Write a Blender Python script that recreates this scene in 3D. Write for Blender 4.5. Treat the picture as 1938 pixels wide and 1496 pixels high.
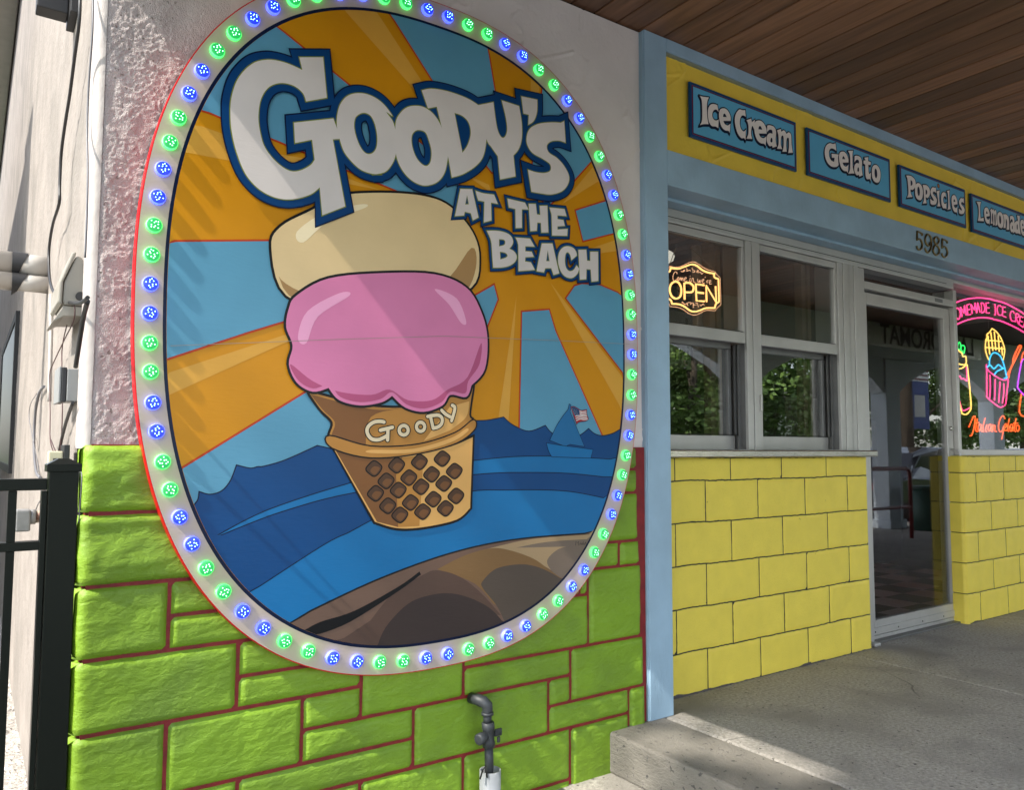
import bpy, bmesh, math, random
import numpy as np
from mathutils import Vector
from mathutils.geometry import delaunay_2d_cdt
random.seed(7)
S = bpy.context.scene
for o in list(bpy.data.objects): bpy.data.objects.remove(o)
C = S.collection
EYE = 1.165                      # the camera's height above the porch slab (Z = 0)

# ------------------------------------------------------------------ camera
FPX, PCX, PCY = 1481., 969., 748.
YAW, PIT, ROL = math.radians(34.7), math.radians(4.0), math.radians(.161)
Fv = np.array([math.sin(YAW)*math.cos(PIT), math.cos(YAW)*math.cos(PIT), math.sin(PIT)])
R0 = np.array([math.cos(YAW), -math.sin(YAW), 0.]); U0 = np.cross(R0, Fv)
Rv = R0*math.cos(ROL)+U0*math.sin(ROL); Uv = -R0*math.sin(ROL)+U0*math.cos(ROL)
cam = bpy.data.cameras.new('camera'); co = bpy.data.objects.new('camera', cam); C.objects.link(co)
cam.sensor_fit = 'HORIZONTAL'; cam.sensor_width = 36; cam.lens = 36*FPX/1938.; cam.clip_end = 600; cam.clip_start = .02
from mathutils import Matrix
co.matrix_world = Matrix(((Rv[0], Uv[0], -Fv[0], 0), (Rv[1], Uv[1], -Fv[1], 0), (Rv[2], Uv[2], -Fv[2], EYE), (0, 0, 0, 1)))
S.camera = co

# ------------------------------------------------------------------ world, sun, exposure
SUN = Vector((.6727, .085, -.738)).normalized()      # the way the light travels
w = bpy.data.worlds.new('World'); S.world = w; w.use_nodes = True
nt = w.node_tree; nt.nodes.clear()
sky = nt.nodes.new('ShaderNodeTexSky'); sky.sky_type = 'NISHITA'; sky.sun_disc = False
sky.sun_elevation = math.asin(-SUN.z); sky.sun_rotation = math.atan2(-SUN.x, -SUN.y) % (2*math.pi)
sky.air_density = 1.0; sky.dust_density = 1.2; sky.ozone_density = 1.0
bg = nt.nodes.new('ShaderNodeBackground'); bg.inputs[1].default_value = .15
wo = nt.nodes.new('ShaderNodeOutputWorld'); hs_ = nt.nodes.new('ShaderNodeHueSaturation'); hs_.inputs['Saturation'].default_value = .55; nt.links.new(sky.outputs[0], hs_.inputs['Color']); nt.links.new(hs_.outputs[0], bg.inputs[0]); nt.links.new(bg.outputs[0], wo.inputs[0])
sl = bpy.data.lights.new('sun', 'SUN'); sl.energy = 2.0; sl.angle = math.radians(.5); sl.color = (1, .94, .85)
so = bpy.data.objects.new('sun', sl); C.objects.link(so); so.rotation_euler = SUN.to_track_quat('-Z', 'Y').to_euler(); so.location = (-5, 0, 9)
S.view_settings.view_transform = 'Standard'; S.view_settings.look = 'None'; S.view_settings.gamma = 1
S.view_settings.use_curve_mapping = False; S.view_settings.exposure = 2.12
S.render.engine = 'CYCLES'; S.cycles.max_bounces = 8; S.cycles.diffuse_bounces = 5; S.cycles.glossy_bounces = 4
S.cycles.transparent_max_bounces = 16; S.cycles.caustics_reflective = False; S.cycles.caustics_refractive = False

# ------------------------------------------------------------------ measuring: where a sight line meets a wall plane
def ray(x, y): return Fv + Rv*(x-PCX)/FPX - Uv*(y-PCY)/FPX
def atY(x, y, Y): d = ray(x, y)*Y/ray(x, y)[1]; return (float(d[0]), Y, float(d[2])+EYE)
def atX(x, y, X): d = ray(x, y)*X/ray(x, y)[0]; return (X, float(d[1]), float(d[2])+EYE)

# ------------------------------------------------------------------ helpers
ROOT = {}
def tag(o, label=None, cat=None, group=None, kind=None):
    if label: o['label'] = label
    if cat: o['category'] = cat
    if group: o['group'] = group
    if kind: o['kind'] = kind
    return o
def empty(name, loc, label, cat, group=None):
    o = bpy.data.objects.new(name, None); C.objects.link(o); o.location = loc; o.empty_display_size = .05
    ROOT[o.name] = Vector(loc); return tag(o, label, cat, group)
def link(name, me, parent=None, loc=None):
    o = bpy.data.objects.new(name, me); C.objects.link(o)
    if parent is not None: o.parent = parent; ROOT[o.name] = ROOT[parent.name]
    else: o.location = loc or (0, 0, 0); ROOT[o.name] = Vector(loc or (0, 0, 0))
    return o
class MB:
    def __init__(s): s.v = []; s.f = []; s.smooth = []
    def add(s, vs, fs, sm=False):
        n = len(s.v); s.v += [tuple(p) for p in vs]; s.f += [tuple(n+i for i in f) for f in fs]; s.smooth += [sm]*len(fs); return s
    def box(s, x0, x1, y0, y1, z0, z1):
        return s.add([(x0,y0,z0),(x1,y0,z0),(x1,y1,z0),(x0,y1,z0),(x0,y0,z1),(x1,y0,z1),(x1,y1,z1),(x0,y1,z1)],
                     [(0,3,2,1),(4,5,6,7),(0,1,5,4),(1,2,6,5),(2,3,7,6),(3,0,4,7)])
    def prism(s, poly, axis, a, b):           # polygon swept along an axis; poly gives the two other coordinates in order
        n = len(poly)
        def p3(p, t): return {'x': (t, p[0], p[1]), 'y': (p[0], t, p[1]), 'z': (p[0], p[1], t)}[axis]
        vs = [p3(p, a) for p in poly]+[p3(p, b) for p in poly]
        return s.add(vs, [tuple(range(n))[::-1], tuple(range(n, 2*n))]+[(i, (i+1) % n, n+(i+1) % n, n+i) for i in range(n)])
    def tube(s, pts, r, seg=8, cap=True, closed=False):
        P = [Vector(p) for p in pts]; n = len(P); rings = []; up = None
        rr = r if isinstance(r, (list, tuple)) else [r]*n
        for i in range(n):
            if closed: t = (P[(i+1) % n]-P[i-1])
            else: t = (P[min(i+1, n-1)]-P[max(i-1, 0)])
            if t.length < 1e-9: t = Vector((0, 0, 1))
            t.normalize()
            if up is None: up = Vector((0, 0, 1)) if abs(t.z) < .9 else Vector((1, 0, 0))
            a = t.cross(up)
            if a.length < 1e-4: up = Vector((0, 1, 0)); a = t.cross(up)
            a.normalize(); b = a.cross(t).normalized(); up = b
            rings.append([P[i]+a*math.cos(q*2*math.pi/seg)*rr[i]+b*math.sin(q*2*math.pi/seg)*rr[i] for q in range(seg)])
        vs = [p for g in rings for p in g]; fs = []
        for i in range(n if closed else n-1):
            j = (i+1) % n
            for q in range(seg): fs.append((i*seg+q, i*seg+(q+1) % seg, j*seg+(q+1) % seg, j*seg+q))
        s.add(vs, fs, True)
        if cap and not closed: 
            m = len(s.v)-len(vs); s.f += [tuple(m+q for q in range(seg))[::-1], tuple(m+(n-1)*seg+q for q in range(seg))]; s.smooth += [False]*2
        return s
    def build(s, name, m, parent=None, bevel=0, loc=None):
        if parent is None and loc is None:
            a = np.array(s.v); loc = (float((a[:,0].min()+a[:,0].max())/2), float((a[:,1].min()+a[:,1].max())/2), float(a[:,2].min()))
        off = ROOT[parent.name] if parent is not None else Vector(loc)
        me = bpy.data.meshes.new(name); me.from_pydata([(v[0]-off[0], v[1]-off[1], v[2]-off[2]) for v in s.v], [], s.f)
        me.polygons.foreach_set('use_smooth', s.smooth); me.materials.append(m); me.update()
        o = link(name, me, parent, loc)
        if bevel:
            b = o.modifiers.new('bevel', 'BEVEL'); b.width = bevel; b.segments = 2; b.limit_method = 'ANGLE'; b.angle_limit = math.radians(40)
        return o
def part(name, m, parent, *boxes, bevel=.002):
    b = MB()
    for q in boxes: b.box(*q)
    return b.build(name, m, parent, bevel)

# noise on arrays
def vnoise(x, y, seed=0):
    xi = np.floor(x).astype(int); yi = np.floor(y).astype(int); fx = x-xi; fy = y-yi
    fx = fx*fx*(3-2*fx); fy = fy*fy*(3-2*fy)
    def h(a, b):
        n = (a*374761393+b*668265263+seed*974711) & 0x7fffffff; n = ((n ^ (n >> 13))*1274126177) & 0x7fffffff
        return ((n ^ (n >> 16)) & 0xffff)/65535.
    return (h(xi, yi)*(1-fx)+h(xi+1, yi)*fx)*(1-fy)+(h(xi, yi+1)*(1-fx)+h(xi+1, yi+1)*fx)*fy
def fbm(x, y, seed=0, oc=4, g=.5):
    r = 0; a = 1; t = 0
    for i in range(oc): r = r+a*vnoise(x*2**i+13*i, y*2**i+7*i, seed+i); t += a; a *= g
    return r/t
def ridge(x, y, seed=0, oc=3):
    r = 0; a = 1; t = 0
    for i in range(oc): r = r+a*(1-abs(2*vnoise(x*2**i, y*2**i, seed+i)-1)); t += a; a *= .5
    return r/t

# ------------------------------------------------------------------ materials
KEXP = .96
def lin(c): c /= 255.; return c/12.92 if c <= .04045 else ((c+.055)/1.055)**2.4
def col(r, g, b, k=None): k = k or KEXP; return tuple(min(.86, lin(v)/k) for v in (r, g, b))+(1,)
def mat(name, color, rough=.6, metal=0, spec=.5, var=.06, vscale=3., bump=None, speck=None, coat=0, stain=None, crack=False):
    m = bpy.data.materials.new(name); m.use_nodes = True; n = m.node_tree; N = n.nodes; L = n.links; b = N['Principled BSDF']
    b.inputs['Roughness'].default_value = rough; b.inputs['Metallic'].default_value = metal
    b.inputs['Specular IOR Level'].default_value = spec; b.inputs['Coat Weight'].default_value = coat
    geo = N.new('ShaderNodeNewGeometry')
    P = geo.outputs['Position']
    cur = None
    def noise(scale, det=4, dist=0, vec=P, rg=.5):
        t = N.new('ShaderNodeTexNoise'); t.inputs['Scale'].default_value = scale; t.inputs['Detail'].default_value = det
        t.inputs['Distortion'].default_value = dist; t.inputs['Roughness'].default_value = rg; L.new(vec, t.inputs['Vector']); return t
    if var:
        t = noise(vscale, 5); r = N.new('ShaderNodeMapRange'); r.inputs[3].default_value = 1-var*1.8; r.inputs[4].default_value = 1+var*1.8
        r.inputs[1].default_value = .25; r.inputs[2].default_value = .75; L.new(t.outputs[0], r.inputs[0])
        mx = N.new('ShaderNodeMix'); mx.data_type = 'RGBA'; mx.blend_type = 'MULTIPLY'; mx.inputs[0].default_value = 1
        mx.inputs[6].default_value = color; L.new(r.outputs[0], mx.inputs[7]); cur = mx.outputs[2]
    if stain:                                    # (colour, scale, low, high)
        t = noise(stain[1], 6, .6); r = N.new('ShaderNodeMapRange'); r.inputs[1].default_value = stain[2]; r.inputs[2].default_value = stain[3]
        L.new(t.outputs[0], r.inputs[0]); mx = N.new('ShaderNodeMix'); mx.data_type = 'RGBA'
        L.new(r.outputs[0], mx.inputs[0])
        if cur: L.new(cur, mx.inputs[6])
        else: mx.inputs[6].default_value = color
        mx.inputs[7].default_value = stain[0]; cur = mx.outputs[2]
    if speck:                                    # (colour, scale, threshold)
        t = noise(speck[1], 2); r = N.new('ShaderNodeMapRange'); r.inputs[1].default_value = speck[2]; r.inputs[2].default_value = speck[2]+.04
        L.new(t.outputs[0], r.inputs[0]); mx = N.new('ShaderNodeMix'); mx.data_type = 'RGBA'; L.new(r.outputs[0], mx.inputs[0])
        if cur: L.new(cur, mx.inputs[6])
        else: mx.inputs[6].default_value = color
        mx.inputs[7].default_value = speck[0]; cur = mx.outputs[2]
    if crack:
        d = noise(1.1, 4); a = N.new('ShaderNodeVectorMath'); a.operation = 'MULTIPLY_ADD'; a.inputs[1].default_value = (.5, .5, .5); L.new(d.outputs['Color'], a.inputs[0]); L.new(P, a.inputs[2])
        vo = N.new('ShaderNodeTexVoronoi'); vo.feature = 'DISTANCE_TO_EDGE'; vo.inputs['Scale'].default_value = .75; L.new(a.outputs[0], vo.inputs['Vector'])
        r = N.new('ShaderNodeMapRange'); r.inputs[1].default_value = .0015; r.inputs[2].default_value = .0035; r.inputs[3].default_value = .75; r.inputs[4].default_value = 0; L.new(vo.outputs['Distance'], r.inputs[0])
        gt = noise(.9, 2); g2 = N.new('ShaderNodeMapRange'); g2.inputs[1].default_value = .5; g2.inputs[2].default_value = .6; L.new(gt.outputs[0], g2.inputs[0])
        mm = N.new('ShaderNodeMath'); mm.operation = 'MULTIPLY'; L.new(r.outputs[0], mm.inputs[0]); L.new(g2.outputs[0], mm.inputs[1])
        mx = N.new('ShaderNodeMix'); mx.data_type = 'RGBA'; L.new(mm.outputs[0], mx.inputs[0]); L.new(cur, mx.inputs[6]); mx.inputs[7].default_value = (.06, .055, .05, 1); cur = mx.outputs[2]
    if cur: L.new(cur, b.inputs['Base Color'])
    else: b.inputs['Base Color'].default_value = color
    if bump:                                     # list of (scale, metres of relief, detail, stretch)
        prev = None
        for sc, h, det, st in bump:
            vec = P
            if st:
                mp = N.new('ShaderNodeMapping'); mp.inputs['Scale'].default_value = st; L.new(P, mp.inputs['Vector']); vec = mp.outputs[0]
            t = noise(sc, det, .4, vec); bp = N.new('ShaderNodeBump'); bp.inputs['Distance'].default_value = h; bp.inputs['Strength'].default_value = 1
            L.new(t.outputs[0], bp.inputs['Height'])
            if prev: L.new(prev, bp.inputs['Normal'])
            prev = bp.outputs[0]
        L.new(prev, b.inputs['Normal'])
    return m
def emis(name, color, strength, base=None, rough=.3):
    m = bpy.data.materials.new(name); m.use_nodes = True; b = m.node_tree.nodes['Principled BSDF']
    b.inputs['Base Color'].default_value = base or color; b.inputs['Roughness'].default_value = rough
    b.inputs['Emission Color'].default_value = color; b.inputs['Emission Strength'].default_value = strength; return m
def glassm(name, fac, tint=(1, 1, 1, 1)):
    m = bpy.data.materials.new(name); m.use_nodes = True; n = m.node_tree; N = n.nodes; L = n.links; N.clear()
    o = N.new('ShaderNodeOutputMaterial'); mx = N.new('ShaderNodeMixShader'); t = N.new('ShaderNodeBsdfTransparent'); g = N.new('ShaderNodeBsdfGlossy')
    t.inputs[0].default_value = tint; g.inputs['Roughness'].default_value = .006
    lw = N.new('ShaderNodeLayerWeight'); lw.inputs[0].default_value = .5; pw = N.new('ShaderNodeMath'); pw.operation = 'POWER'; pw.inputs[1].default_value = 4.5; L.new(lw.outputs['Facing'], pw.inputs[0])
    ad = N.new('ShaderNodeMath'); ad.operation = 'MULTIPLY_ADD'; ad.use_clamp = True; ad.inputs[1].default_value = .85; ad.inputs[2].default_value = fac; L.new(pw.outputs[0], ad.inputs[0])
    L.new(ad.outputs[0], mx.inputs[0]); L.new(t.outputs[0], mx.inputs[1]); L.new(g.outputs[0], mx.inputs[2]); L.new(mx.outputs[0], o.inputs[0]); return m

M = {}
M['stucco'] = mat('off white painted stucco', (.72, .66, .63, 1), .75, var=.05, bump=[(45, .0022, 5, None), (6, .004, 3, None)], stain=((.62, .56, .53, 1), 2.2, .58, .8))
M['rough_stucco'] = mat('rough painted stucco', (.43, .38, .365, 1), .97, spec=.05, var=.10, vscale=9, bump=[(230, .0045, 6, None)], speck=((.24, .21, .19, 1), 70, .66))
M['side'] = mat('side wall stucco toned down for sun', (.25, .222, .197, 1), .85, var=.1, vscale=5, bump=[(60, .004, 5, (1, .35, .7)), (9, .006, 3, (1, .4, .6))], speck=((.30, .26, .22, 1), 55, .70), stain=((.18, .163, .143, 1), 1.6, .5, .72))  # front wall's paint, darkened so full sun does not burn it out
M['green'] = mat('lime green paint', col(116, 150, 30), .55, var=.06, vscale=7, bump=[(30, .0045, 5, (1, 1, 1.8)), (9, .006, 3, (1, 1, 2)), (240, .0008, 3, None)], speck=((.02, .03, .01, 1), 34, .79), stain=(col(96, 124, 34), 3.1, .5, .75))
M['maroon'] = mat('dark red joint paint', col(122, 22, 26), .6, var=.15, vscale=20, bump=[(90, .002, 4, None)])
M['yellow'] = mat('yellow paint on block', col(224, 202, 78), .6, var=.03, vscale=9, bump=[(120, .0022, 5, None), (16, .0022, 3, None)], speck=((.45, .36, .05, 1), 30, .76))
M['joint'] = mat('dark painted joint', col(38, 42, 34), .7, var=.3, vscale=30)
M['yellow_band'] = mat('yellow trowelled plaster', (.84, .59, .065, 1), .55, var=.05, vscale=4, bump=[(60, .0015, 4, None)], speck=((.35, .26, .04, 1), 40, .77))
M['blue'] = mat('pale blue paint', col(146, 174, 194), .5, var=.07, vscale=5, bump=[(70, .0016, 5, (1, 1, .3)), (9, .003, 3, None)], speck=((.08, .09, .1, 1), 38, .80))
M['wood'] = None
M['concrete'] = mat('worn concrete', (.36, .335, .295, 1), .9, var=.2, vscale=70, bump=[(170, .005, 6, None), (30, .003, 5, None), (7, .004, 4, None)], crack=True, speck=((.10, .09, .08, 1), 45, .67), stain=((.25, .232, .205, 1), 2.6, .46, .70))
M['kerb'] = mat('rough concrete step', (.19, .175, .15, 1), .85, var=.15, vscale=6, bump=[(55, .006, 5, (1, 1, 2.5)), (160, .002, 4, None)], speck=((.08, .075, .07, 1), 40, .64))
M['alum'] = mat('dull aluminium', (.52, .51, .49, 1), .42, .5, var=.05, vscale=6, bump=[(120, .0003, 3, (1, 1, .05))])
M['alum_dark'] = mat('shaded aluminium track', (.20, .2, .2, 1), .45, .7, var=.08, vscale=9)  # darker aluminium; shade of the tracks and inner sash is in the colour
M['steel'] = mat('brushed steel', (.60, .57, .52, 1), .22, 1, var=.1, vscale=9, bump=[(30, .0006, 3, (.4, 1, 6))])
M['rubber'] = mat('black rubber', (.012, .012, .013, 1), .5, var=.1)
M['black'] = mat('glossy black paint', (.007, .009, .006, 1), .35, spec=.15, var=0, coat=.0, speck=((.4, .4, .36, 1), 55, .80))
M['cable'] = mat('black cable', (.014, .014, .015, 1), .45, var=.1)
M['wire'] = mat('dark red wire', (.06, .02, .02, 1), .5, var=.1)
M['greycable'] = mat('grey cable', (.14, .14, .15, 1), .5, var=.1)
M['pvc'] = mat('white plastic pipe', (.40, .375, .34, 1), .4, var=.05, vscale=8)
M['beige'] = mat('beige plastic', (.27, .25, .21, 1), .45, var=.06, vscale=9, stain=((.33, .31, .27, 1), 9, .62, .8))
M['greybox'] = mat('grey plastic', (.22, .225, .22, 1), .45, var=.06, vscale=9)
M['cream'] = mat('cream plastic', (.55, .50, .34, 1), .4, var=.05)
M['galv'] = mat('galvanised metal', (.25, .245, .235, 1), .5, .4, var=.12, vscale=30)
M['rust'] = mat('rusty painted pipe', (.30, .24, .17, 1), .6, var=.2, vscale=30, stain=((.16, .07, .04, 1), 25, .5, .62))
M['greypipe'] = mat('dark grey pipe paint', (.026, .030, .034, 1), .5, var=.12, vscale=20, bump=[(60, .001, 4, None)], speck=((.4, .4, .38, 1), 70, .74))
M['whitepipe'] = mat('white painted sleeve', (.36, .375, .38, 1), .5, var=.1, vscale=14, bump=[(60, .0006, 4, (1, 1, .1))])
M['brass'] = mat('aged brass', (.25, .19, .09, 1), .28, 1, var=.25, vscale=60)
M['glass'] = glassm('window glass', .18, (.86, .88, .87, 1)); M['doorglass'] = glassm('door glass', .065, (.80, .81, .82, 1)); M['acrylic'] = glassm('clear acrylic', .0, (.9, .9, .9, 1))
M['sill_dark'] = mat('black gasket', (.01, .01, .01, 1), .6, var=0)
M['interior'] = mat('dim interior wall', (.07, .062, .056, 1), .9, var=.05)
M['casing'] = mat('wooden casing', (.20, .14, .09, 1), .6, var=.15, vscale=10)
M['tile_w'] = mat('pale floor tile', (.62, .60, .56, 1), .35, var=.05); M['tile_b'] = mat('black floor tile', (.02, .02, .02, 1), .3, var=.05)
M['gravel'] = mat('grey gravel', (.38, .35, .31, 1), .9, var=.25, vscale=40, bump=[(70, .012, 5, None)], speck=((.1, .09, .08, 1), 60, .62))
M['pebble'] = mat('pale pebble', (.42, .39, .35, 1), .85, var=.3, vscale=14)
M['grass'] = mat('mown grass', (.09, .15, .035, 1), .9, var=.25, vscale=3, bump=[(60, .03, 4, None)])
M['asphalt'] = mat('asphalt', (.055, .055, .057, 1), .85, var=.12, vscale=2, bump=[(150, .004, 4, None)])
M['whiteline'] = mat('road paint', (.7, .7, .66, 1), .7, var=.1)
M['bark'] = mat('bark', (.11, .085, .06, 1), .9, var=.2, vscale=8, bump=[(20, .02, 4, (3, 3, .4))])
M['leaf'] = mat('leaf', (.15, .25, .05, 1), .55, var=.3, vscale=.9)
M['leaf2'] = mat('leaf dark', (.10, .18, .035, 1), .55, var=.3, vscale=.9)
for k in ('leaf', 'leaf2'):
    b = M[k].node_tree.nodes['Principled BSDF']; b.inputs['Transmission Weight'].default_value = 0
M['column'] = mat('pale blue column paint', (.52, .58, .64, 1), .6, var=.05, bump=[(40, .002, 4, None)])
M['redrail'] = mat('dark red rail paint', (.16, .02, .02, 1), .35, var=.1)
M['binpaint'] = mat('dark green bin', (.015, .06, .045, 1), .5, var=.1)
M['carpaint'] = mat('black car paint', (.01, .011, .015, 1), .12, var=0, coat=1)
M['carglass'] = mat('car glass', (.02, .03, .03, 1), .05, var=0)
M['chrome'] = mat('chrome', (.7, .7, .7, 1), .15, 1, var=0)
M['siding'] = mat('pale siding', (.50, .49, .46, 1), .7, var=.06, vscale=3)
M['roofing'] = mat('grey shingle', (.12, .115, .11, 1), .9, var=.15)
M['white'] = mat('white enamel', (.75, .74, .72, 1), .4, var=.02)
M['banner'] = mat('banner blue', (.03, .06, .22, 1), .6, var=.03)

def xblend(m, other, x0, x1):                  # the coarse coat feathers out into the smooth trowelled coat
    N = m.node_tree.nodes; L = m.node_tree.links; b = N['Principled BSDF']; src = b.inputs['Base Color'].links[0].from_socket
    g = N.new('ShaderNodeNewGeometry'); s = N.new('ShaderNodeSeparateXYZ'); r = N.new('ShaderNodeMapRange'); r.inputs[1].default_value = x0; r.inputs[2].default_value = x1
    L.new(g.outputs['Position'], s.inputs[0]); L.new(s.outputs[0], r.inputs[0]); mx = N.new('ShaderNodeMix'); mx.data_type = 'RGBA'; mx.inputs[7].default_value = other
    L.new(r.outputs[0], mx.inputs[0]); L.new(src, mx.inputs[6]); L.new(mx.outputs[2], b.inputs['Base Color'])
xblend(M['rough_stucco'], (.70, .64, .61, 1), .44, .635)
# artwork paints (flat print on the signs)
def paint(name, c, rough=.32): 
    return mat('paint '+name, c, rough, spec=.22, var=.03, vscale=6, bump=[(60, .00035, 4, (.5, 1, 2))])
K = {k: paint(k, col(*c)) for k, c in dict(sky=(88, 145, 172), orange=(196, 132, 18), ochre=(206, 152, 62), red=(176, 58, 24), white=(206, 198, 194),
     olive=(112, 124, 34), blue=(6, 58, 108), navy=(4, 20, 50), band=(182, 167, 148), edge=(196, 18, 26), black=(18, 18, 20),
     sea=(12, 66, 118), sea2=(24, 104, 158), sail=(34, 100, 148), sand=(104, 82, 70), sand1=(156, 132, 100), sand2=(112, 98, 86), sand3=(118, 90, 58),
     sand4=(80, 70, 62), sand5=(82, 64, 56), sand6=(56, 47, 45), pink=(205, 120, 160), pinkd=(172, 80, 118), pinkl=(226, 158, 192),
     van=(212, 186, 140), vand=(160, 124, 80), vanl=(230, 214, 178), cone=(170, 120, 58), coned=(120, 80, 46), conel=(206, 158, 92), hole=(108, 72, 44),
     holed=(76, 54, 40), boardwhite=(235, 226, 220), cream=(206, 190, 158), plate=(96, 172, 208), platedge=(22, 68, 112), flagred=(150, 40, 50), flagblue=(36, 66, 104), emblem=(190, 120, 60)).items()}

# wood for the soffit: grain along the boards (Y), each board its own shade
def woodmat():
    m = bpy.data.materials.new('stained soffit boards'); m.use_nodes = True; n = m.node_tree; N = n.nodes; L = n.links; b = N['Principled BSDF']
    geo = N.new('ShaderNodeNewGeometry'); oi = N.new('ShaderNodeObjectInfo'); mp = N.new('ShaderNodeMapping'); mp.inputs['Scale'].default_value = (22, 1.6, 22)
    ad = N.new('ShaderNodeVectorMath'); ad.operation = 'ADD'; sc = N.new('ShaderNodeVectorMath'); sc.operation = 'SCALE'; sc.inputs[3].default_value = 9
    cx = N.new('ShaderNodeCombineXYZ'); L.new(oi.outputs['Random'], cx.inputs[0]); L.new(oi.outputs['Random'], cx.inputs[1]); L.new(cx.outputs[0], sc.inputs[0])
    L.new(geo.outputs['Position'], ad.inputs[0]); L.new(sc.outputs[0], ad.inputs[1]); L.new(ad.outputs[0], mp.inputs['Vector'])
    t = N.new('ShaderNodeTexNoise'); t.inputs['Scale'].default_value = 1; t.inputs['Detail'].default_value = 7; t.inputs['Distortion'].default_value = 1.2; L.new(mp.outputs[0], t.inputs['Vector'])
    r = N.new('ShaderNodeValToRGB'); r.color_ramp.elements[0].position = .15; r.color_ramp.elements[0].color = (.075, .032, .016, 1); r.color_ramp.elements[1].position = .9; r.color_ramp.elements[1].color = (.27, .13, .068, 1)
    L.new(t.outputs[0], r.inputs[0])
    mr = N.new('ShaderNodeMapRange'); mr.inputs[3].default_value = .62; mr.inputs[4].default_value = 1.5; L.new(oi.outputs['Random'], mr.inputs[0])
    mx = N.new('ShaderNodeMix'); mx.data_type = 'RGBA'; mx.blend_type = 'MULTIPLY'; mx.inputs[0].default_value = 1; L.new(r.outputs[0], mx.inputs[6]); L.new(mr.outputs[0], mx.inputs[7])
    # worn pale patches
    t2 = N.new('ShaderNodeTexNoise'); t2.inputs['Scale'].default_value = 2.3; t2.inputs['Detail'].default_value = 6; L.new(geo.outputs['Position'], t2.inputs['Vector'])
    m2 = N.new('ShaderNodeMapRange'); m2.inputs[1].default_value = .60; m2.inputs[2].default_value = .78; m2.inputs[4].default_value = .7; L.new(t2.outputs[0], m2.inputs[0])
    x2 = N.new('ShaderNodeMix'); x2.data_type = 'RGBA'; L.new(m2.outputs[0], x2.inputs[0]); L.new(mx.outputs[2], x2.inputs[6]); x2.inputs[7].default_value = (.24, .17, .12, 1)
    L.new(x2.outputs[2], b.inputs['Base Color']); b.inputs['Roughness'].default_value = .5
    bp = N.new('ShaderNodeBump'); bp.inputs['Distance'].default_value = .0015; L.new(t.outputs[0], bp.inputs['Height']); L.new(bp.outputs[0], b.inputs['Normal']); return m
M['wood'] = woodmat()

# ------------------------------------------------------------------ flat shapes: traced outlines -> filled meshes
def frame(ox, oy, s): return lambda x, y: (ox+x/s, oy+y/s)
FR = dict(A=frame(240, 0, 3.116), B=frame(700, 0, 2.992), C=frame(840, 340, 6.252), I=frame(1290, 140, 7.874), G=frame(1520, 230, 9.35), P=frame(1690, 300, 7.48),
          D=frame(670, 740, 8.075), O=frame(1255, 490, 13.6), N=frame(1788, 550, 9.973), Q=frame(1788, 690, 9.347), S=frame(1000, 740, 9.35), H=frame(1720, 420, 18.7),
          Z=frame(700, 440, 2.992), Y=frame(700, 880, 3.562), X=frame(240, 880, 3.562), W=frame(240, 440, 2.992), _=frame(0, 0, 1))
def parse(s, closed=True, sub=5, Y=None):
    """'F x,y x,y* ...' : F names a frame, * marks a corner; the rest is a smooth curve. Gives points on the wall plane Y as (x, z)."""
    pts = []; f = FR['_']
    for t in s.split():
        if t in FR: f = FR[t]; continue
        c = t.endswith('*'); a, b = t.rstrip('*').split(',')
        x, y = f(float(a), float(b)); p = atY(x, y, Y); pts.append((p[0], p[2], c))
    n = len(pts); out = []
    for i in range(n if closed else n-1):
        p1 = pts[i]; p2 = pts[(i+1) % n]
        p0 = pts[i-1] if (i or closed) else p1; p3 = pts[(i+2) % n] if (closed or i+2 < n) else p2
        if p1[2] or (not closed and i == 0): p0 = p1
        if p2[2]: p3 = p2
        k = 1 if (p1[2] and p2[2]) else sub
        for j in range(k):
            t = j/k; r = []
            for q in (0, 1):
                a, b, c_, d = p0[q], p1[q], p2[q], p3[q]
                r.append(.5*((2*b)+(-a+c_)*t+(2*a-5*b+4*c_-d)*t*t+(-a+3*b-3*c_+d)*t**3))
            out.append(tuple(r))
    if not closed: out.append(pts[-1][:2])
    return out
def area(l): return sum(l[i-1][0]*l[i][1]-l[i][0]*l[i-1][1] for i in range(len(l)))/2
def ccw(l): return l if area(l) > 0 else l[::-1]
def cw(l): return l if area(l) < 0 else l[::-1]
def offset(l, d, lim=1.75):
    q = []                                              # grow to the right of travel: outward for ccw outlines, inward for cw holes
    for p in l:
        if not q or (p[0]-q[-1][0])**2+(p[1]-q[-1][1])**2 > 1e-9: q.append(p)
    n = len(q); out = []
    for i in range(n):
        a, b, c = q[i-1], q[i], q[(i+1) % n]
        u = (b[0]-a[0], b[1]-a[1]); v = (c[0]-b[0], c[1]-b[1]); lu = math.hypot(*u) or 1e-9; lv = math.hypot(*v) or 1e-9
        n1 = (u[1]/lu, -u[0]/lu); n2 = (v[1]/lv, -v[0]/lv); m = (n1[0]+n2[0], n1[1]+n2[1]); lm = math.hypot(*m)
        if lm < .2: out.append((b[0]+n1[0]*d, b[1]+n1[1]*d)); continue
        k = min(lim, 2/lm)/lm*1.0
        out.append((b[0]+m[0]*k*d, b[1]+m[1]*k*d))
    return out
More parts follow.
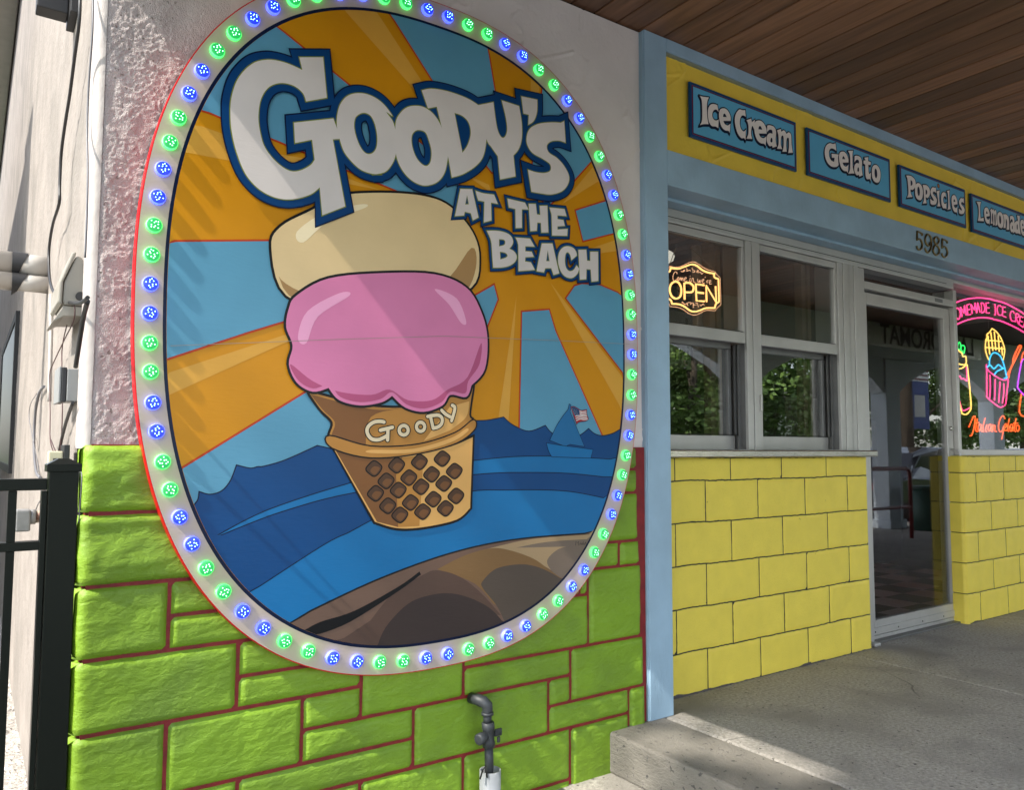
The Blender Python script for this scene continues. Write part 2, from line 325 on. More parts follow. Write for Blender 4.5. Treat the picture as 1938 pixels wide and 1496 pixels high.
def ribbon(path, w, closed=False):
    """loops whose union is a round-ended stroke"""
    L = []; n = len(path); r = w/2
    for i in range(n if closed else n-1):
        a = path[i]; b = path[(i+1) % n]; d = math.hypot(b[0]-a[0], b[1]-a[1])
        if d < 1e-7: continue
        nx, nz = (b[1]-a[1])/d*r, -(b[0]-a[0])/d*r
        L.append(ccw([(a[0]+nx, a[1]+nz), (b[0]+nx, b[1]+nz), (b[0]-nx, b[1]-nz), (a[0]-nx, a[1]-nz)]))
    return L, [(p, r) for p in path]
def fill(loops):
    V = []; E = []
    for l in loops:
        n = len(V); V += [Vector(p) for p in l]; E += [(n+i, n+(i+1) % len(l)) for i in range(len(l))]
    vs, _, fs, *_r = delaunay_2d_cdt(V, E, [], 0, 1e-6)
    vs = [(v[0], v[1]) for v in vs]
    if not fs: return vs, []
    cx = np.array([(sum(vs[i][0] for i in f)/3, sum(vs[i][1] for i in f)/3) for f in fs]); wn = np.zeros(len(fs))
    for l in loops:
        a = np.array(l); b = np.roll(a, -1, 0)
        for i in range(len(a)):
            up = (a[i, 1] <= cx[:, 1]) & (b[i, 1] > cx[:, 1]); dn = (a[i, 1] > cx[:, 1]) & (b[i, 1] <= cx[:, 1])
            cr = (b[i, 0]-a[i, 0])*(cx[:, 1]-a[i, 1])-(cx[:, 0]-a[i, 0])*(b[i, 1]-a[i, 1])
            wn += (up & (cr > 0))*1.-(dn & (cr < 0))*1.
    return vs, [f for f, q in zip(fs, wn) if q > .5]
def flat(name, loops, Y, m, parent, label=None):
    vs, fs = fill(loops); b = MB(); b.add([(x, Y, z) for x, z in vs], [tuple(f) for f in fs])
    o = b.build(name, m, parent)
    if label: o['label'] = label
    return o
def strokes(name, paths, wdt, Y, m, parent, closed=False, label=None):
    """drawn line of even width, each segment a hair apart in depth so nothing is coplanar"""
    b = MB(); k = 0
    for path in paths:
        n = len(path); rng = range(n)
        L = []; R = []
        for i in rng:
            a = path[i-1] if (i or closed) else path[i]; c = path[(i+1) % n] if (closed or i < n-1) else path[i]
            d = (c[0]-a[0], c[1]-a[1]); l = math.hypot(*d) or 1e-9; nx, nz = d[1]/l*wdt/2, -d[0]/l*wdt/2
            L.append((path[i][0]+nx, Y-k*1e-5, path[i][1]+nz)); R.append((path[i][0]-nx, Y-k*1e-5, path[i][1]-nz))
        b.add(L+R, [(i, (i+1) % n, n+(i+1) % n, n+i) for i in (rng if closed else range(n-1))]); k += 1
    o = b.build(name, m, parent)
    if label: o['label'] = label
    return o
# ================================================================== GROUND (the setting)
E = EYE
def struct(name, mb, m, bevel=0):
    o = mb.build(name, m, None, bevel); tag(o, kind='structure'); return o
SX = [2.225, 2.55, 4.195, 5.85, 7.5, 9.15, 10.8, 12.45, 17.5]
for i in range(len(SX)-1):
    struct('porch_floor', MB().box(SX[i]+.003, SX[i+1]-.003, -1.35, 2.795 if i else 2.60, -.165, 0), M['concrete'] if i else M['kerb'], .010)
struct('lower_walk', MB().box(.30, 2.30, -1.9, 2.62, -.5, -.165), M['concrete'], .006)
struct('bounce_pavement', MB().box(-9, 120, -7.0, -1.36, -.5, -.169), mat('pale bounce apron', (.58, .56, .52, 1), .85, var=.08), .006)  # unseen apron, laid pale to bounce sun up under the porch roof
struct('gravel_alley', MB().add([(-9, -3, -.235), (.33, -3, -.235), (.33, 26, -.235), (-9, 26, -.235)], [(0, 1, 2, 3)]), M['gravel'])
struct('road', MB().add([(-60, -16, -.24), (120, -16, -.24), (120, -7.0, -.24), (-60, -7.0, -.24)], [(0, 1, 2, 3)]), M['asphalt'])
struct('grass_field', MB().add([(-150, -150, -.30), (200, -150, -.30), (200, 150, -.30), (-150, 150, -.30)], [(0, 1, 2, 3)]), M['grass'])
pb = MB()
for i in range(2600):
    x = random.uniform(-.5, .27); y = random.uniform(2.6, 9); r = random.uniform(.008, .022)
    n = len(pb.v); pts = [(r, 0, 0), (0, r, 0), (-r, 0, 0), (0, -r, 0), (0, 0, r*.7)]; a = random.random()*6
    pb.add([(x+p[0]*math.cos(a)*random.uniform(.6, 1.2)-p[1]*math.sin(a), y+p[0]*math.sin(a)+p[1]*math.cos(a)*random.uniform(.6, 1.2), -.236+p[2]) for p in pts], [(0, 1, 4), (1, 2, 4), (2, 3, 4), (3, 0, 4)])
tag(pb.build('gravel', M['pebble'], None), kind='stuff')

# ================================================================== THE SHOP BUILDING
YP, YS, YW = 2.494, 2.524, 2.653         # post face, stucco face, yellow block face
shop = empty('shop_building', (2.4, 2.6, 0), 'corner shop building with yellow block front, lime stone base and boarded porch soffit', 'building')
# side wall, facing the alley (its face is X = .27)
def grid(name, m, parent, us, vs, fn, smooth=True):
    nu, nv = len(us), len(vs); U, V = np.meshgrid(us, vs, indexing='ij'); P3 = fn(U, V); pts = np.stack([c.ravel() for c in P3], 1)-np.array(ROOT[parent.name])
    idx = np.arange(nu*nv).reshape(nu, nv); f = np.stack([idx[:-1, :-1], idx[1:, :-1], idx[1:, 1:], idx[:-1, 1:]], -1).reshape(-1, 4)
    me = bpy.data.meshes.new(name); me.vertices.add(len(pts)); me.vertices.foreach_set('co', pts.ravel().astype(np.float32))
    me.loops.add(f.size); me.loops.foreach_set('vertex_index', f.ravel().astype(np.int32)); me.polygons.add(len(f))
    me.polygons.foreach_set('loop_start', np.arange(0, f.size, 4, dtype=np.int32)); me.polygons.foreach_set('use_smooth', np.full(len(f), smooth))
    me.update(calc_edges=True); me.materials.append(m); return link(name, me, parent)
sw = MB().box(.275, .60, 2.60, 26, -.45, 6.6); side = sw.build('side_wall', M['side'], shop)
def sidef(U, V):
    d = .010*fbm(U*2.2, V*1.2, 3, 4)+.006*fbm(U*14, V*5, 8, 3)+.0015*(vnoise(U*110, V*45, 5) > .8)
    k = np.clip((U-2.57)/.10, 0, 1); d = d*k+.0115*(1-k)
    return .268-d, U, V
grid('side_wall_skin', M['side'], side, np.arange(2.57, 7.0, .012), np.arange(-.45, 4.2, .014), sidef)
# front stucco: rough next to the corner, trowelled further along
MB().box(.285, 2.452, 2.56, 2.80, -.5, 5.6).build('front_wall', M['stucco'], shop)
def roughf(U, V):
    edge = np.clip((U-.284)/.012, 0, 1); fd = 1-.75*np.clip((U-.42)/.2, 0, 1); d = fd*.0034*(ridge(U*8+2*fbm(U*6, V*6, 4), V*8, 21, 2)**2-.4)+fd*.0026*fbm(U*60, V*60, 9, 3)+fd*.0034*vnoise(U*140, V*140, 31)*np.clip((fbm(U*20, V*20, 8, 2)-.36)/.15, 0, 1)
    return U, 2.5275-d*edge, V
grid('rough_stucco', M['rough_stucco'], shop, np.arange(.284, .64, .0027), np.arange(E-.02, E+2.0, .0029), roughf)
def smoothf(U, V):
    n = vnoise(U*4+.5*vnoise(U*13, V*13, 3), V*5-U*2.4, 17); n2 = vnoise(U*6-V*2, V*6+U*2.1, 51)
    d = .005*(fbm(U*3.3, V*3.3, 2, 3)-.5)+.002*ridge(U*9, V*7, 12, 2)+.0055*np.exp(-((n-.5)/.016)**2)*(n2 > .5)+.0042*np.exp(-((n2-.45)/.014)**2)*(n > .55)-.005*np.exp(-((n-.3)/.012)**2)*(n2 < .4)
    return U, 2.526-d, V
grid('smooth_stucco', M['stucco'], shop, np.arange(.637, 2.453, .0075), np.arange(E-.02, E+1.922, .0075), smoothf)
def beadf(U, V):                              # rounded corner bead between the two walls
    a = np.clip(U, 0, 1)*math.pi/2; ext = np.clip(-U, 0, 1)*.05; n = .0016*fbm(U*5, V*60, 5, 3)+.003*fbm(U*1, V*5, 6, 2)
    return .2845-.0265*np.cos(a)-n*np.cos(a), 2.5555-.030*np.sin(a)+ext-n*np.sin(a), V
grid('corner_bead', mat('pale corner bead', (.42, .385, .36, 1), .8, var=.04, bump=[(160, .001, 4, None)]), shop, np.linspace(-1, 1, 22), np.arange(E-.0, E+2.2, .006), beadf)
# stone base, each stone a piece
base = MB().box(.287, 2.452, 2.512, 2.57, -.5, E+.012).build('stone_base', M['maroon'], shop)
MB().box(.279, .30, 2.53, 2.62, -.5, E+.012).build('corner_mortar', M['maroon'], shop)
L_ = lambda k: (.014, -.083, -.185, -.288, -.390, -.494, -.594, -.703, -.800, -.905, -1.010, -1.111, -1.21, -1.31, -1.41)[int(k*2)]
ST = [(.25, .76, 0, 1), (.76, 1.3, 0, 1), (1.3, 1.9, 0, 1), (1.9, 2.40, 0, .5), (1.9, 2.40, .5, 1), (.25, .70, 1, 2), (.70, 1.2, 1, 2), (1.2, 1.8, 1, 2), (1.8, 2.405, 1, 2),
      (.25, .507, 2, 3), (.507, .92, 2, 2.5), (.507, .92, 2.5, 3), (.92, 1.5, 2, 3), (1.5, 2.077, 2, 3), (2.077, 2.295, 2, 2.5), (2.295, 2.412, 2, 2.5), (2.077, 2.12, 2.5, 3),
      (.25, .711, 3, 4), (.711, 1.123, 3, 3.5), (.711, 1.123, 3.5, 4), (1.123, 1.526, 3, 3.5), (1.123, 1.526, 3.5, 4.5), (1.526, 2.122, 3, 4), (2.122, 2.420, 2.5, 4),
      (.25, .509, 4, 5), (.509, .919, 4, 5), (.919, 1.123, 4, 4.5), (1.526, 2.028, 4, 4.5), (2.028, 2.432, 4, 5), (.919, 1.322, 4.5, 5), (1.322, 1.916, 4.5, 5.5), (1.916, 2.028, 4.5, 5),
      (.719, 1.322, 5, 5.5), (1.916, 2.343, 5, 5.5), (2.343, 2.44, 5, 6), (.25, .719, 5, 6), (.719, 1.124, 5.5, 6.5), (1.124, 1.526, 5.5, 6.5), (1.526, 2.026, 5.5, 6.5), (2.026, 2.343, 5.5, 7),
      (.25, .719, 6, 7), (.719, 1.124, 6.5, 7), (1.124, 2.026, 6.5, 7)]
for i, (x0, x1, ka, kb) in enumerate(ST):
    z1 = L_(ka)+E-.0042; z0 = L_(kb)+E+.0042; x0 += .0042; x1 -= .0042; c = x0 < .27
    if c: x0 = .262
    nx = max(4, int((x1-x0)/.0105)); nz = max(4, int((z1-z0)/.0105)); us = np.linspace(x0, x1, nx); vs = np.linspace(z0, z1, nz)
    def f(U, V, x0=x0, x1=x1, z0=z0, z1=z1, i=i, c=c):
        # rounded plan with a rock face; the first in a row also turns the corner
        wob = .003
        e = np.minimum(np.minimum(U-x0 if not c else 9+U*0, x1-U), np.minimum(V-z0, z1-V)); er = np.clip(e/.016, 0, 1); er = np.sqrt(1-(1-er)**2)
        rock = .012*(ridge(U*4+i*3.1+1.3*fbm(U*3+i, V*3, 6), V*7+i*1.7, 40, 3)-.45)+.0045*fbm(U*19+i, V*30, 50+i, 3)
        rel = (1.9, 1.7, .8, .55, .45, .4, .4, .4)[int(ka)] if x0 < .45 else (.8 if ka < 3 else .6)
        Y = 2.514-.012*er-rock*er*rel
        X = U+wob*(fbm(V*18+i, U*0+i, 3)-.5); Z = V+wob*(fbm(U*18+i, V*0+i, 4)-.5)
        if c:
            k = np.clip((U-x0)/.035, 0, 1); side_d = .022*(1-np.sqrt(1-(1-k)**2)); Y = Y+side_d*1.6
        return X, Y, Z
    o = grid('stone', M['green'], base, us, vs, f)
    if c:    # return face on the alley side
        def g(U, V, z0=z0, z1=z1, i=i):
            e = np.clip(np.minimum(V-z0, z1-V)/.02, 0, 1); e = np.sqrt(1-(1-e)**2); k = np.clip((U-2.53)/.02, 0, 1)
            return .280-.020*e-.010*(ridge(U*9+i, V*7+i, 60, 2)-.4)*e, U, V
        grid('stone_return', M['green'], base, np.arange(2.518, 2.64, .008), np.linspace(z0, z1, nz), g)
# step meets the wall; yellow block base left of the door, and right of it
def blocks(name, x0, x1, verts, rows, Yf, endface=False):
    bk = MB().box(x0+.003, x1-.003, Yf+.0030, Yf+.095, 0, rows[0][1]-.002).build(name, M['joint'], shop)
    for r, (zb, zt) in enumerate(rows):
        xs = [x0]+[v for v in verts[r] if x0 < v < x1]+[x1]
        for a, b in zip(xs[:-1], xs[1:]):
            j = .0033; u0 = a+(j if a > x0 else 0); u1 = b-(j if b < x1 else 0); zz0 = zb+j; zz1 = zt-j
            us = np.linspace(u0, u1, max(4, int((u1-u0)/.012))); vs = np.linspace(zz0, zz1, max(4, int((zz1-zz0)/.012)))
            sd = random.random()*50
            def f(U, V, u0=u0, u1=u1, z0=zz0, z1=zz1, sd=sd):
                eL = U-u0; eR = u1-U; e = np.clip(np.minimum(np.minimum(eL, eR), np.minimum(V-z0, z1-V))/.0045, 0, 1); e = np.sqrt(1-(1-e)**2)
                return U+.0022*(fbm(V*25, U*0+sd, 3)-.5), Yf+.004-.004*e-.0026*fbm(U*14+sd, V*14, 7, 4)-.0012*(vnoise(U*55+sd, V*55, 5) > .86), V+.009*(fbm(U*6+Yf, V*0, 4, 3)-.5)+.0026*(vnoise(U*60, V*0, 9)-.5)
            grid('brick', M['yellow'], bk, us, vs, f)
    return bk
RZ = [(-.149, -.036), (-.352, -.149), (-.556, -.352), (-.759, -.556), (-.965, -.759), (-1.170, -.965)]
RZ = [(a+E, b+E) for a, b in RZ]
va = [2.79, 3.193, 3.607, 4.013]; vb = [3.003, 3.405, 3.81, 4.215]
blocks('block_base', 2.55, 4.417, [va, vb]*3, RZ, YW)
wa = [5.965, 6.372, 6.78, 7.18, 7.6, 8.0]; wb_ = [5.76, 6.17, 6.575, 6.98, 7.39, 7.8]
RZ2 = RZ
blocks('block_base', 5.577, 8.4, [wa, wb_]*3, RZ2, YW)
for k, (zb, zt) in enumerate(RZ2):          # rounded end of the right hand blocks beside the door
    e = MB(); zz0 = zb+.003; zz1 = zt-.003
    pl = [(5.578+.012*(1-math.sin(a)), YW+.012*(1-math.cos(a))) for a in [i*math.pi/12 for i in range(7)]]
    pl = [(5.600, YW+.0008), (5.582, YW+.001), (5.573, YW+.010), (5.569, YW+.022), (5.569, YW+.094), (5.600, YW+.094)]
    e.prism(pl, 'z', zz0, zz1); o = e.build('brick', M['yellow'], bpy.data.objects['block_base.001'], .002)
# dirt smeared along the foot of the blocks
for xa, xb in ((2.6, 4.41), (5.6, 8.3)):
    n = int((xb-xa)/.012); vs = []
    for i in range(n+1):
        x_ = xa+(xb-xa)*i/n; h = float(.004+.030*max(0, fbm(np.array([x_*9.]), np.array([1.]), 5, 4)[0]-.42)); vs += [(x_, YW-.0022, .0015), (x_, YW-.0012, .0015+h)]
    MB().add(vs, [(2*i, 2*i+2, 2*i+3, 2*i+1) for i in range(n)]).build('floor_smear', mat('grey floor smear', (.07, .06, .065, 1), .8), shop)
# post, beam, plaster band
part('corner_post', M['blue'], shop, (2.455, 2.598, YP, 2.66, 0, E+1.921), bevel=.004)
part('post_side_trim', M['blue'], shop, (2.449, 2.455, 2.500, 2.60, .0, E+1.915))
part('lower_beam', M['blue'], shop, (2.5985, 8.4, YP, 2.70, E+1.2215, E+1.388), bevel=.003)
part('top_trim', M['blue'], shop, (2.5985, 8.4, YP, 2.60, E+1.862, E+1.922), bevel=.003)
part('beam_soffit_strip', M['blue'], shop, (2.60, 8.4, 2.62, 2.70, E+1.205, E+1.2214))
part('upper_wall', M['stucco'], shop, (2.46, 8.4, 2.615, 2.78, E+1.25, 5.6))
def bandf(U, V):
    n = vnoise(U*3.1+V*1.2+.5*vnoise(U*9, V*9, 3), V*4.5-U*2.4, 77); n2 = vnoise(U*5.1-V*2, V*6.5+U*2.1, 31)
    d = .004*(n-.5)+.0055*np.exp(-((n-.5)/.018)**2)*(n2 > .45)+.0045*np.exp(-((n2-.55)/.016)**2)*(n > .5)+.0025*fbm(U*10, V*10, 5, 3)
    return U, 2.522-d, V
grid('plaster_band', M['yellow_band'], shop, np.arange(2.598, 8.4, .0065), np.arange(E+1.387, E+1.863, .0065), bandf)
part('band_top_strip', mat('grey green bead', (.22, .25, .2, 1), .6), shop, (2.60, 8.4, 2.502, 2.53, E+1.852, E+1.862))  # raised grey green strip along the top of the plaster band
# soffit boards, running out from the wall
sof = part('soffit', mat('soffit backing', (.02, .012, .008, 1), .9), shop, (.22, 17.6, -1.25, 2.80, E+1.935, E+2.02))
x = .225
while x < 12.4:
    wd = .131; part('plank', M['wood'], sof, (x+.004, x+wd-.004, -1.22, 2.615 if x > 2.45 else 2.535, E+1.923+random.uniform(0, .0015), E+1.934), bevel=.003); x += wd
part('porch_roof', M['roofing'], shop, (.05, 17.8, -1.45, 2.53, E+2.02, E+2.12))
part('upper_storey', M['stucco'], shop, (.285, 14, 2.80, 12, E+2.02, 6.6))
part('building_roof', M['roofing'], shop, (.03, 14.3, 2.2, 26, 6.6, 6.75)); part('eave', M['pvc'], shop, (-.10, .265, 2.4, 26, 6.44, 6.499), bevel=.01)
gut = part('side_gutter', M['pvc'], shop, (-.10, .02, 2.6, 26, 6.50, 6.62), bevel=.01)
# porch beams and columns: outer row (seen in the glass), and the end beam whose shade crosses the sign
part('end_beam', M['column'], shop, (.20, .285, -1.15, 2.525, E+1.525, E+1.94), bevel=.005)
outer = part('outer_beam', M['column'], shop, (.20, 17.6, -1.15, -.93, E+1.40, E+1.93), bevel=.005)
for i, cx in enumerate([.36, 4.75, 8.2, 11.5, 14.9]):
    part('porch_column', M['column'], shop, (cx-.19, cx+.19, -1.17, -.91, -.165 if i == 0 else 0, E+1.39), bevel=.012)
    part('column_base', M['column'], shop, (cx-.22, cx+.22, -1.20, -.88, -.165 if i == 0 else 0, .13), bevel=.01)
    for s in (-1, 1):
        if i == 0 and s < 0: continue
        q = [(cx+s*.19, E+1.40), (cx+s*1.62, E+1.40), (cx+s*1.05, E+1.27), (cx+s*.5, E+1.06), (cx+s*.19, E+.86)]
        MB().prism(q, 'y', -1.14, -.94).build('arch_bracket', M['column'], shop, .004)

# ---------------------------------------------------------------- window head and posts (aluminium)
al = M['alum']
part('window_head', al, shop, (2.60, 5.64, 2.700, 2.86, E+1.135, E+1.205), (2.60, 8.4, 2.690, 2.86, E+1.206, E+1.2205), (5.64, 8.4, 2.700, 2.86, E+1.18, E+1.205), bevel=.003)
part('head_groove', M['sill_dark'], shop, (2.60, 5.54, 2.698, 2.71, E+1.160, E+1.163), bevel=0)
part('frame_post', al, shop, (4.409, 4.456, 2.695, 2.86, E+.0, E+1.134), (4.3, 4.352, 2.704, 2.86, E, E+1.134), (4.3545, 4.405, 2.698, 2.86, E, E+1.134), bevel=.002)
def service_window(x0, x1, n):
    wn = part('service_window', al, shop, (x1-.002, x1+.045, 2.702, 2.86, E+.0, E+1.134), (x1+.048, x1+.112, 2.698, 2.86, E, E+1.134), bevel=.002)
    part('upper_sash', al, wn, (x0, x1-.004, 2.712, 2.745, E+1.095, E+1.133), (x0, x1-.004, 2.712, 2.745, E+.572, E+.632), (x1-.025, x1-.004, 2.712, 2.745, E+.633, E+1.094), bevel=.003)
    part('sash_pane', M['glass'], wn, (x0-.02, x1-.024, 2.726, 2.731, E+.630, E+1.097), bevel=0)
    part('lower_sash', al, wn, (x0, x1-.010, 2.785, 2.815, E+.004, E+.078), bevel=.003); part('sash_stile', M['alum_dark'], wn, (x0, x1-.035, 2.785, 2.815, E+.545, E+.60), (x1-.062, x1-.035, 2.785, 2.815, E+.079, E+.544), bevel=.003)
    part('sash_pane', M['glass'], wn, (x0-.02, x1-.061, 2.798, 2.803, E+.077, E+.547), bevel=0)
    part('track', M['alum_dark'], wn, (x1-.022, x1-.003, 2.75, 2.755, E+.004, E+.571), (x1-.004, x1-.0025, 2.72, 2.86, E+.004, E+.571), (x1-.03, x1-.01, 2.765, 2.775, E+.083, E+.571), bevel=0)
    part('gasket', M['sill_dark'], wn, (x0, x1-.026, 2.711, 2.714, E+.6325, E+.6345), bevel=0); part('gasket', M['sill_dark'], wn, (x0, x1-.026, 2.711, 2.714, E+1.092, E+1.0945), bevel=0); part('gasket', M['sill_dark'], wn, (x0, x1-.01, 2.784, 2.787, E+.0825, E+.0845), bevel=0)
    return wn
w1 = service_window(2.62, 3.403, 1); w2 = service_window(3.535, 4.25, 2)
part('window_latch', al, w2, (3.49, 3.505, 2.688, 2.698, E+.21, E+.30), bevel=.002)
part('counter_ledge', M['steel'], shop, (2.60, 4.445, 2.595, 2.72, E-.036, E+.0015), bevel=.006)
part('window_head_trim', al, shop, (2.60, 4.44, 2.702, 2.86, E-.0, E+.004), bevel=0)

# ---------------------------------------------------------------- door
door = part('shop_door', al, shop, (4.555, 4.62, 2.745, 2.79, .035, E+1.000), (5.575, 5.655, 2.745, 2.79, .035, E+1.000), (4.6205, 5.5745, 2.745, 2.79, E+.925, E+1.000), (4.6205, 5.5745, 2.745, 2.79, .035, .125), bevel=.003)
fr = part('door_frame', al, shop, (4.458, 4.548, 2.712, 2.86, .002, E+1.134), (5.660, 5.70, 2.712, 2.86, E-.03, E+1.134), (5.6575, 5.6683, 2.735, 2.86, .002, E-.031), (4.549, 5.659, 2.712, 2.86, E+1.012, E+1.058), bevel=.003)
part('door_jamb_edge', M['alum_dark'], fr, (4.5485, 4.554, 2.74, 2.80, .01, E+1.01), bevel=0)
part('transom_pane', M['doorglass'], fr, (4.549, 5.659, 2.775, 2.780, E+1.058, E+1.136), bevel=0)
part('door_pane', M['doorglass'], door, (4.619, 5.576, 2.765, 2.770, .124, E+.926), bevel=0)
part('bottom_rail', al, door, (4.556, 5.654, 2.742, 2.79, .012, .034), bevel=.002)
kp = part('kick_plate', al, door, (4.57, 5.64, 2.738, 2.7445, .040, .082), bevel=.001)
for xx in (4.60, 4.86, 5.15, 5.42, 5.62): MB().tube([(xx, 2.7375, .058), (xx, 2.735, .058)], .005, 8).build('screw', M['sill_dark'], door)
part('closer_label', M['alum_dark'], fr, (5.40, 5.50, 2.709, 2.7115, E+1.022, E+1.046), bevel=0)
hd = MB().tube([(5.620, 2.742, E+.01), (5.620, 2.700, E+.0), (5.620, 2.690, E-.02), (5.620, 2.690, E-.25), (5.620, 2.700, E-.27), (5.620, 2.742, E-.28)], .009, 10).build('handle', al, door)
MB().tube([(5.615, 2.744, E+.155), (5.615, 2.730, E+.155)], .014, 14).build('lock', M['steel'], door)
part('threshold', M['alum_dark'], shop, (4.46, 5.67, 2.70, 2.86, .0, .011), bevel=.003)
part('door_stop', al, shop, (4.47, 4.53, 2.66, 2.70, .0, .02), bevel=.006)
# right display window
dw = part('display_window', al, shop, (5.7005, 8.4, 2.712, 2.86, E-.033, E+.010), (8.2, 8.4, 2.712, 2.86, E+.011, E+1.18), bevel=.003)
part('pane', M['glass'], dw, (5.69, 8.3, 2.765, 2.770, E+.008, E+1.185), bevel=0)
part('block_cap', M['yellow'], shop, (5.60, 8.4, YW+.02, 2.83, E-.07, E-.034), bevel=0)
# ---------------------------------------------------------------- interior
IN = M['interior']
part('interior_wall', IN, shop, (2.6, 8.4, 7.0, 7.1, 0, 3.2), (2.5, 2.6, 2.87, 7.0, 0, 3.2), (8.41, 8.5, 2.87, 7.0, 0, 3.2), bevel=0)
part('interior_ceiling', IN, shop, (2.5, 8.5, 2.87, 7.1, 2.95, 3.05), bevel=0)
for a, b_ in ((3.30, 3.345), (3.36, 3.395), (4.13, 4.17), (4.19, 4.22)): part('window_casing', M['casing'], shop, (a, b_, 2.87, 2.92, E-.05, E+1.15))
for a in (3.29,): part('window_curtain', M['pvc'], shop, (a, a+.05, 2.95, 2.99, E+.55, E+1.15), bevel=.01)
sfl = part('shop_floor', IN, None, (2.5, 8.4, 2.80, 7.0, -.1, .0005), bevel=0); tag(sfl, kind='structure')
for i in range(11):
    for j in range(9):
        xx = 4.5+i*.30; yy = 2.90+j*.30
        part('floor_tile', M['tile_w'] if (i+j) % 2 else M['tile_b'], sfl, (xx+.001, xx+.299, yy+.001, yy+.299, .001, .006), bevel=0)
# ================================================================== THE OVAL SIGN
YB = 2.4620                                   # front of the board
sign = empty('oval_sign', (1.37, 2.51, E-.77), 'large oval sunburst beach sign ringed with green and blue lights', 'sign')
def superell(a, b, n=2.455, cx=1.371, cz=.4452, th=.0105, N=220):
    out = []
    for i in range(N):
        t = 2*math.pi*i/N; c, s_ = math.cos(t), math.sin(t); r = (abs(c/a)**n+abs(s_/b)**n)**(-1/n); u, v = r*c, r*s_
        out.append((cx+u*math.cos(th)-v*math.sin(th), cz+EYE+u*math.sin(th)+v*math.cos(th)))
    return out
OUT = superell(.9975, 1.2145); INN = superell(.9145, 1.122)
b = MB(); n = len(OUT)
b.add([(x, YB, z) for x, z in OUT]+[(x, 2.505, z) for x, z in OUT], [tuple(range(n)), tuple(range(2*n-1, n-1, -1))]+[(i, n+i, n+(i+1) % n, (i+1) % n) for i in range(n)])
b.build('board', K['edge'], sign, .0015)
y = [YB-.0008]
def nx(d=.00012): y[0] -= d; return y[0]
flat('light_band', [ccw(superell(.9940, 1.2110)), cw(INN)], nx(), K['band'], sign)
flat('navy_line', [ccw(superell(.9185, 1.126)), cw(superell(.907, 1.1145))], nx(), K['navy'], sign)
pic = flat('picture', [ccw(superell(.9085, 1.116))], nx(), K['orange'], sign, 'painted orange sunburst ground of the picture')
LIM = np.array(superell(.9080, 1.1155)); 
def clip(loop, lim=None):
    """keep a loop inside the oval picture: points outside are pulled to the rim (towards the middle)"""
    out = []; cx, cz = 1.371, .4452+EYE; a, b_, n_ = .9080, 1.1155, 2.455; th = .0105
    dense = []
    for i in range(len(loop)):
        p, q = loop[i], loop[(i+1) % len(loop)]; k = max(1, int(math.hypot(q[0]-p[0], q[1]-p[1])/.03))
        for j in range(k): dense.append((p[0]+(q[0]-p[0])*j/k, p[1]+(q[1]-p[1])*j/k))
    for x, z in dense:
        dx, dz = x-cx, z-cz; u = dx*math.cos(th)+dz*math.sin(th); v = -dx*math.sin(th)+dz*math.cos(th)
        f = (abs(u/a)**n_+abs(v/b_)**n_)**(1/n_)
        if f > 1: u, v = u/f, v/f
        out.append((cx+u*math.cos(th)-v*math.sin(th), cz+u*math.sin(th)+v*math.cos(th)))
    return out
def P_(s, closed=True, sub=5): return parse(s, closed, sub, YB)
def art(name, s, c, label=None, cl=True, holes=()):
    l = ccw(P_(s)); l = ccw(clip(l)) if cl else l
    return flat(name, [l]+[cw(P_(h)) for h in holes], nx(), K[c], sign, label)
# highlights inside the rays, then the sky wedges over the orange ground
for s in ['600,-40* 712,21* 800,157* 860,270* 773,157*', '340,225* 362,232* 720,360* 330,284*', '300,712* 530,637* 860,530* 532,652* 300,757*', '1121,317* 1140,338* 1064,386*',
          '1004,150* 1022,160* 1003,260*', '1041,535* 1190,731* 1190,800*', '977,560* 961,810* 940,810*', '1060,490* 1163,455* 1175,474*', 'A 870,905* 1050,935* 960,955*', '880,330* 925,350* 929,365*']:
    art('ray_highlight', s, 'ochre')
W = ['500,30* 522,50* 660,162* 862,325* 868,345* 860,410* 782,374* 378,205* 350,190* 400,100*', '738,25* 720,-60* 900,-40* 922,90* 936,175* 961,322* 930,326* 917,309*',
     '1026,169* 1040,140* 1140,280* 1119,304* 1077,351* 1035,392* 1003,345*', '1175,372* 1146,381* 1089,399* 1103,456* 1180,436*', '250,459* 880,454* 892,500* 470,628* 315,679* 240,704*',
     '1190,564* 1134,540* 1100,538* 1087,542* 1071,565* 1178,705* 1200,735*', '860Z'.replace('860Z', 'Z 860,452* 935,446 1012,440* 1048,560* 1310,1150* 1300,1250* 845,1200*'), '300,916* 343,889* 576,745* 934,540* 941,567* 922,615* 850,806* 850,1000* 300,1000*']
for s in W:
    l = P_(s); flat('wedge_edge', [ccw(clip(offset(ccw(l), .0065)))], nx(.00003), K['red'], sign); flat('sky_wedge', [ccw(clip(ccw(l)))], y[0]-.0003, K['sky'], sign)
nx(.0004)
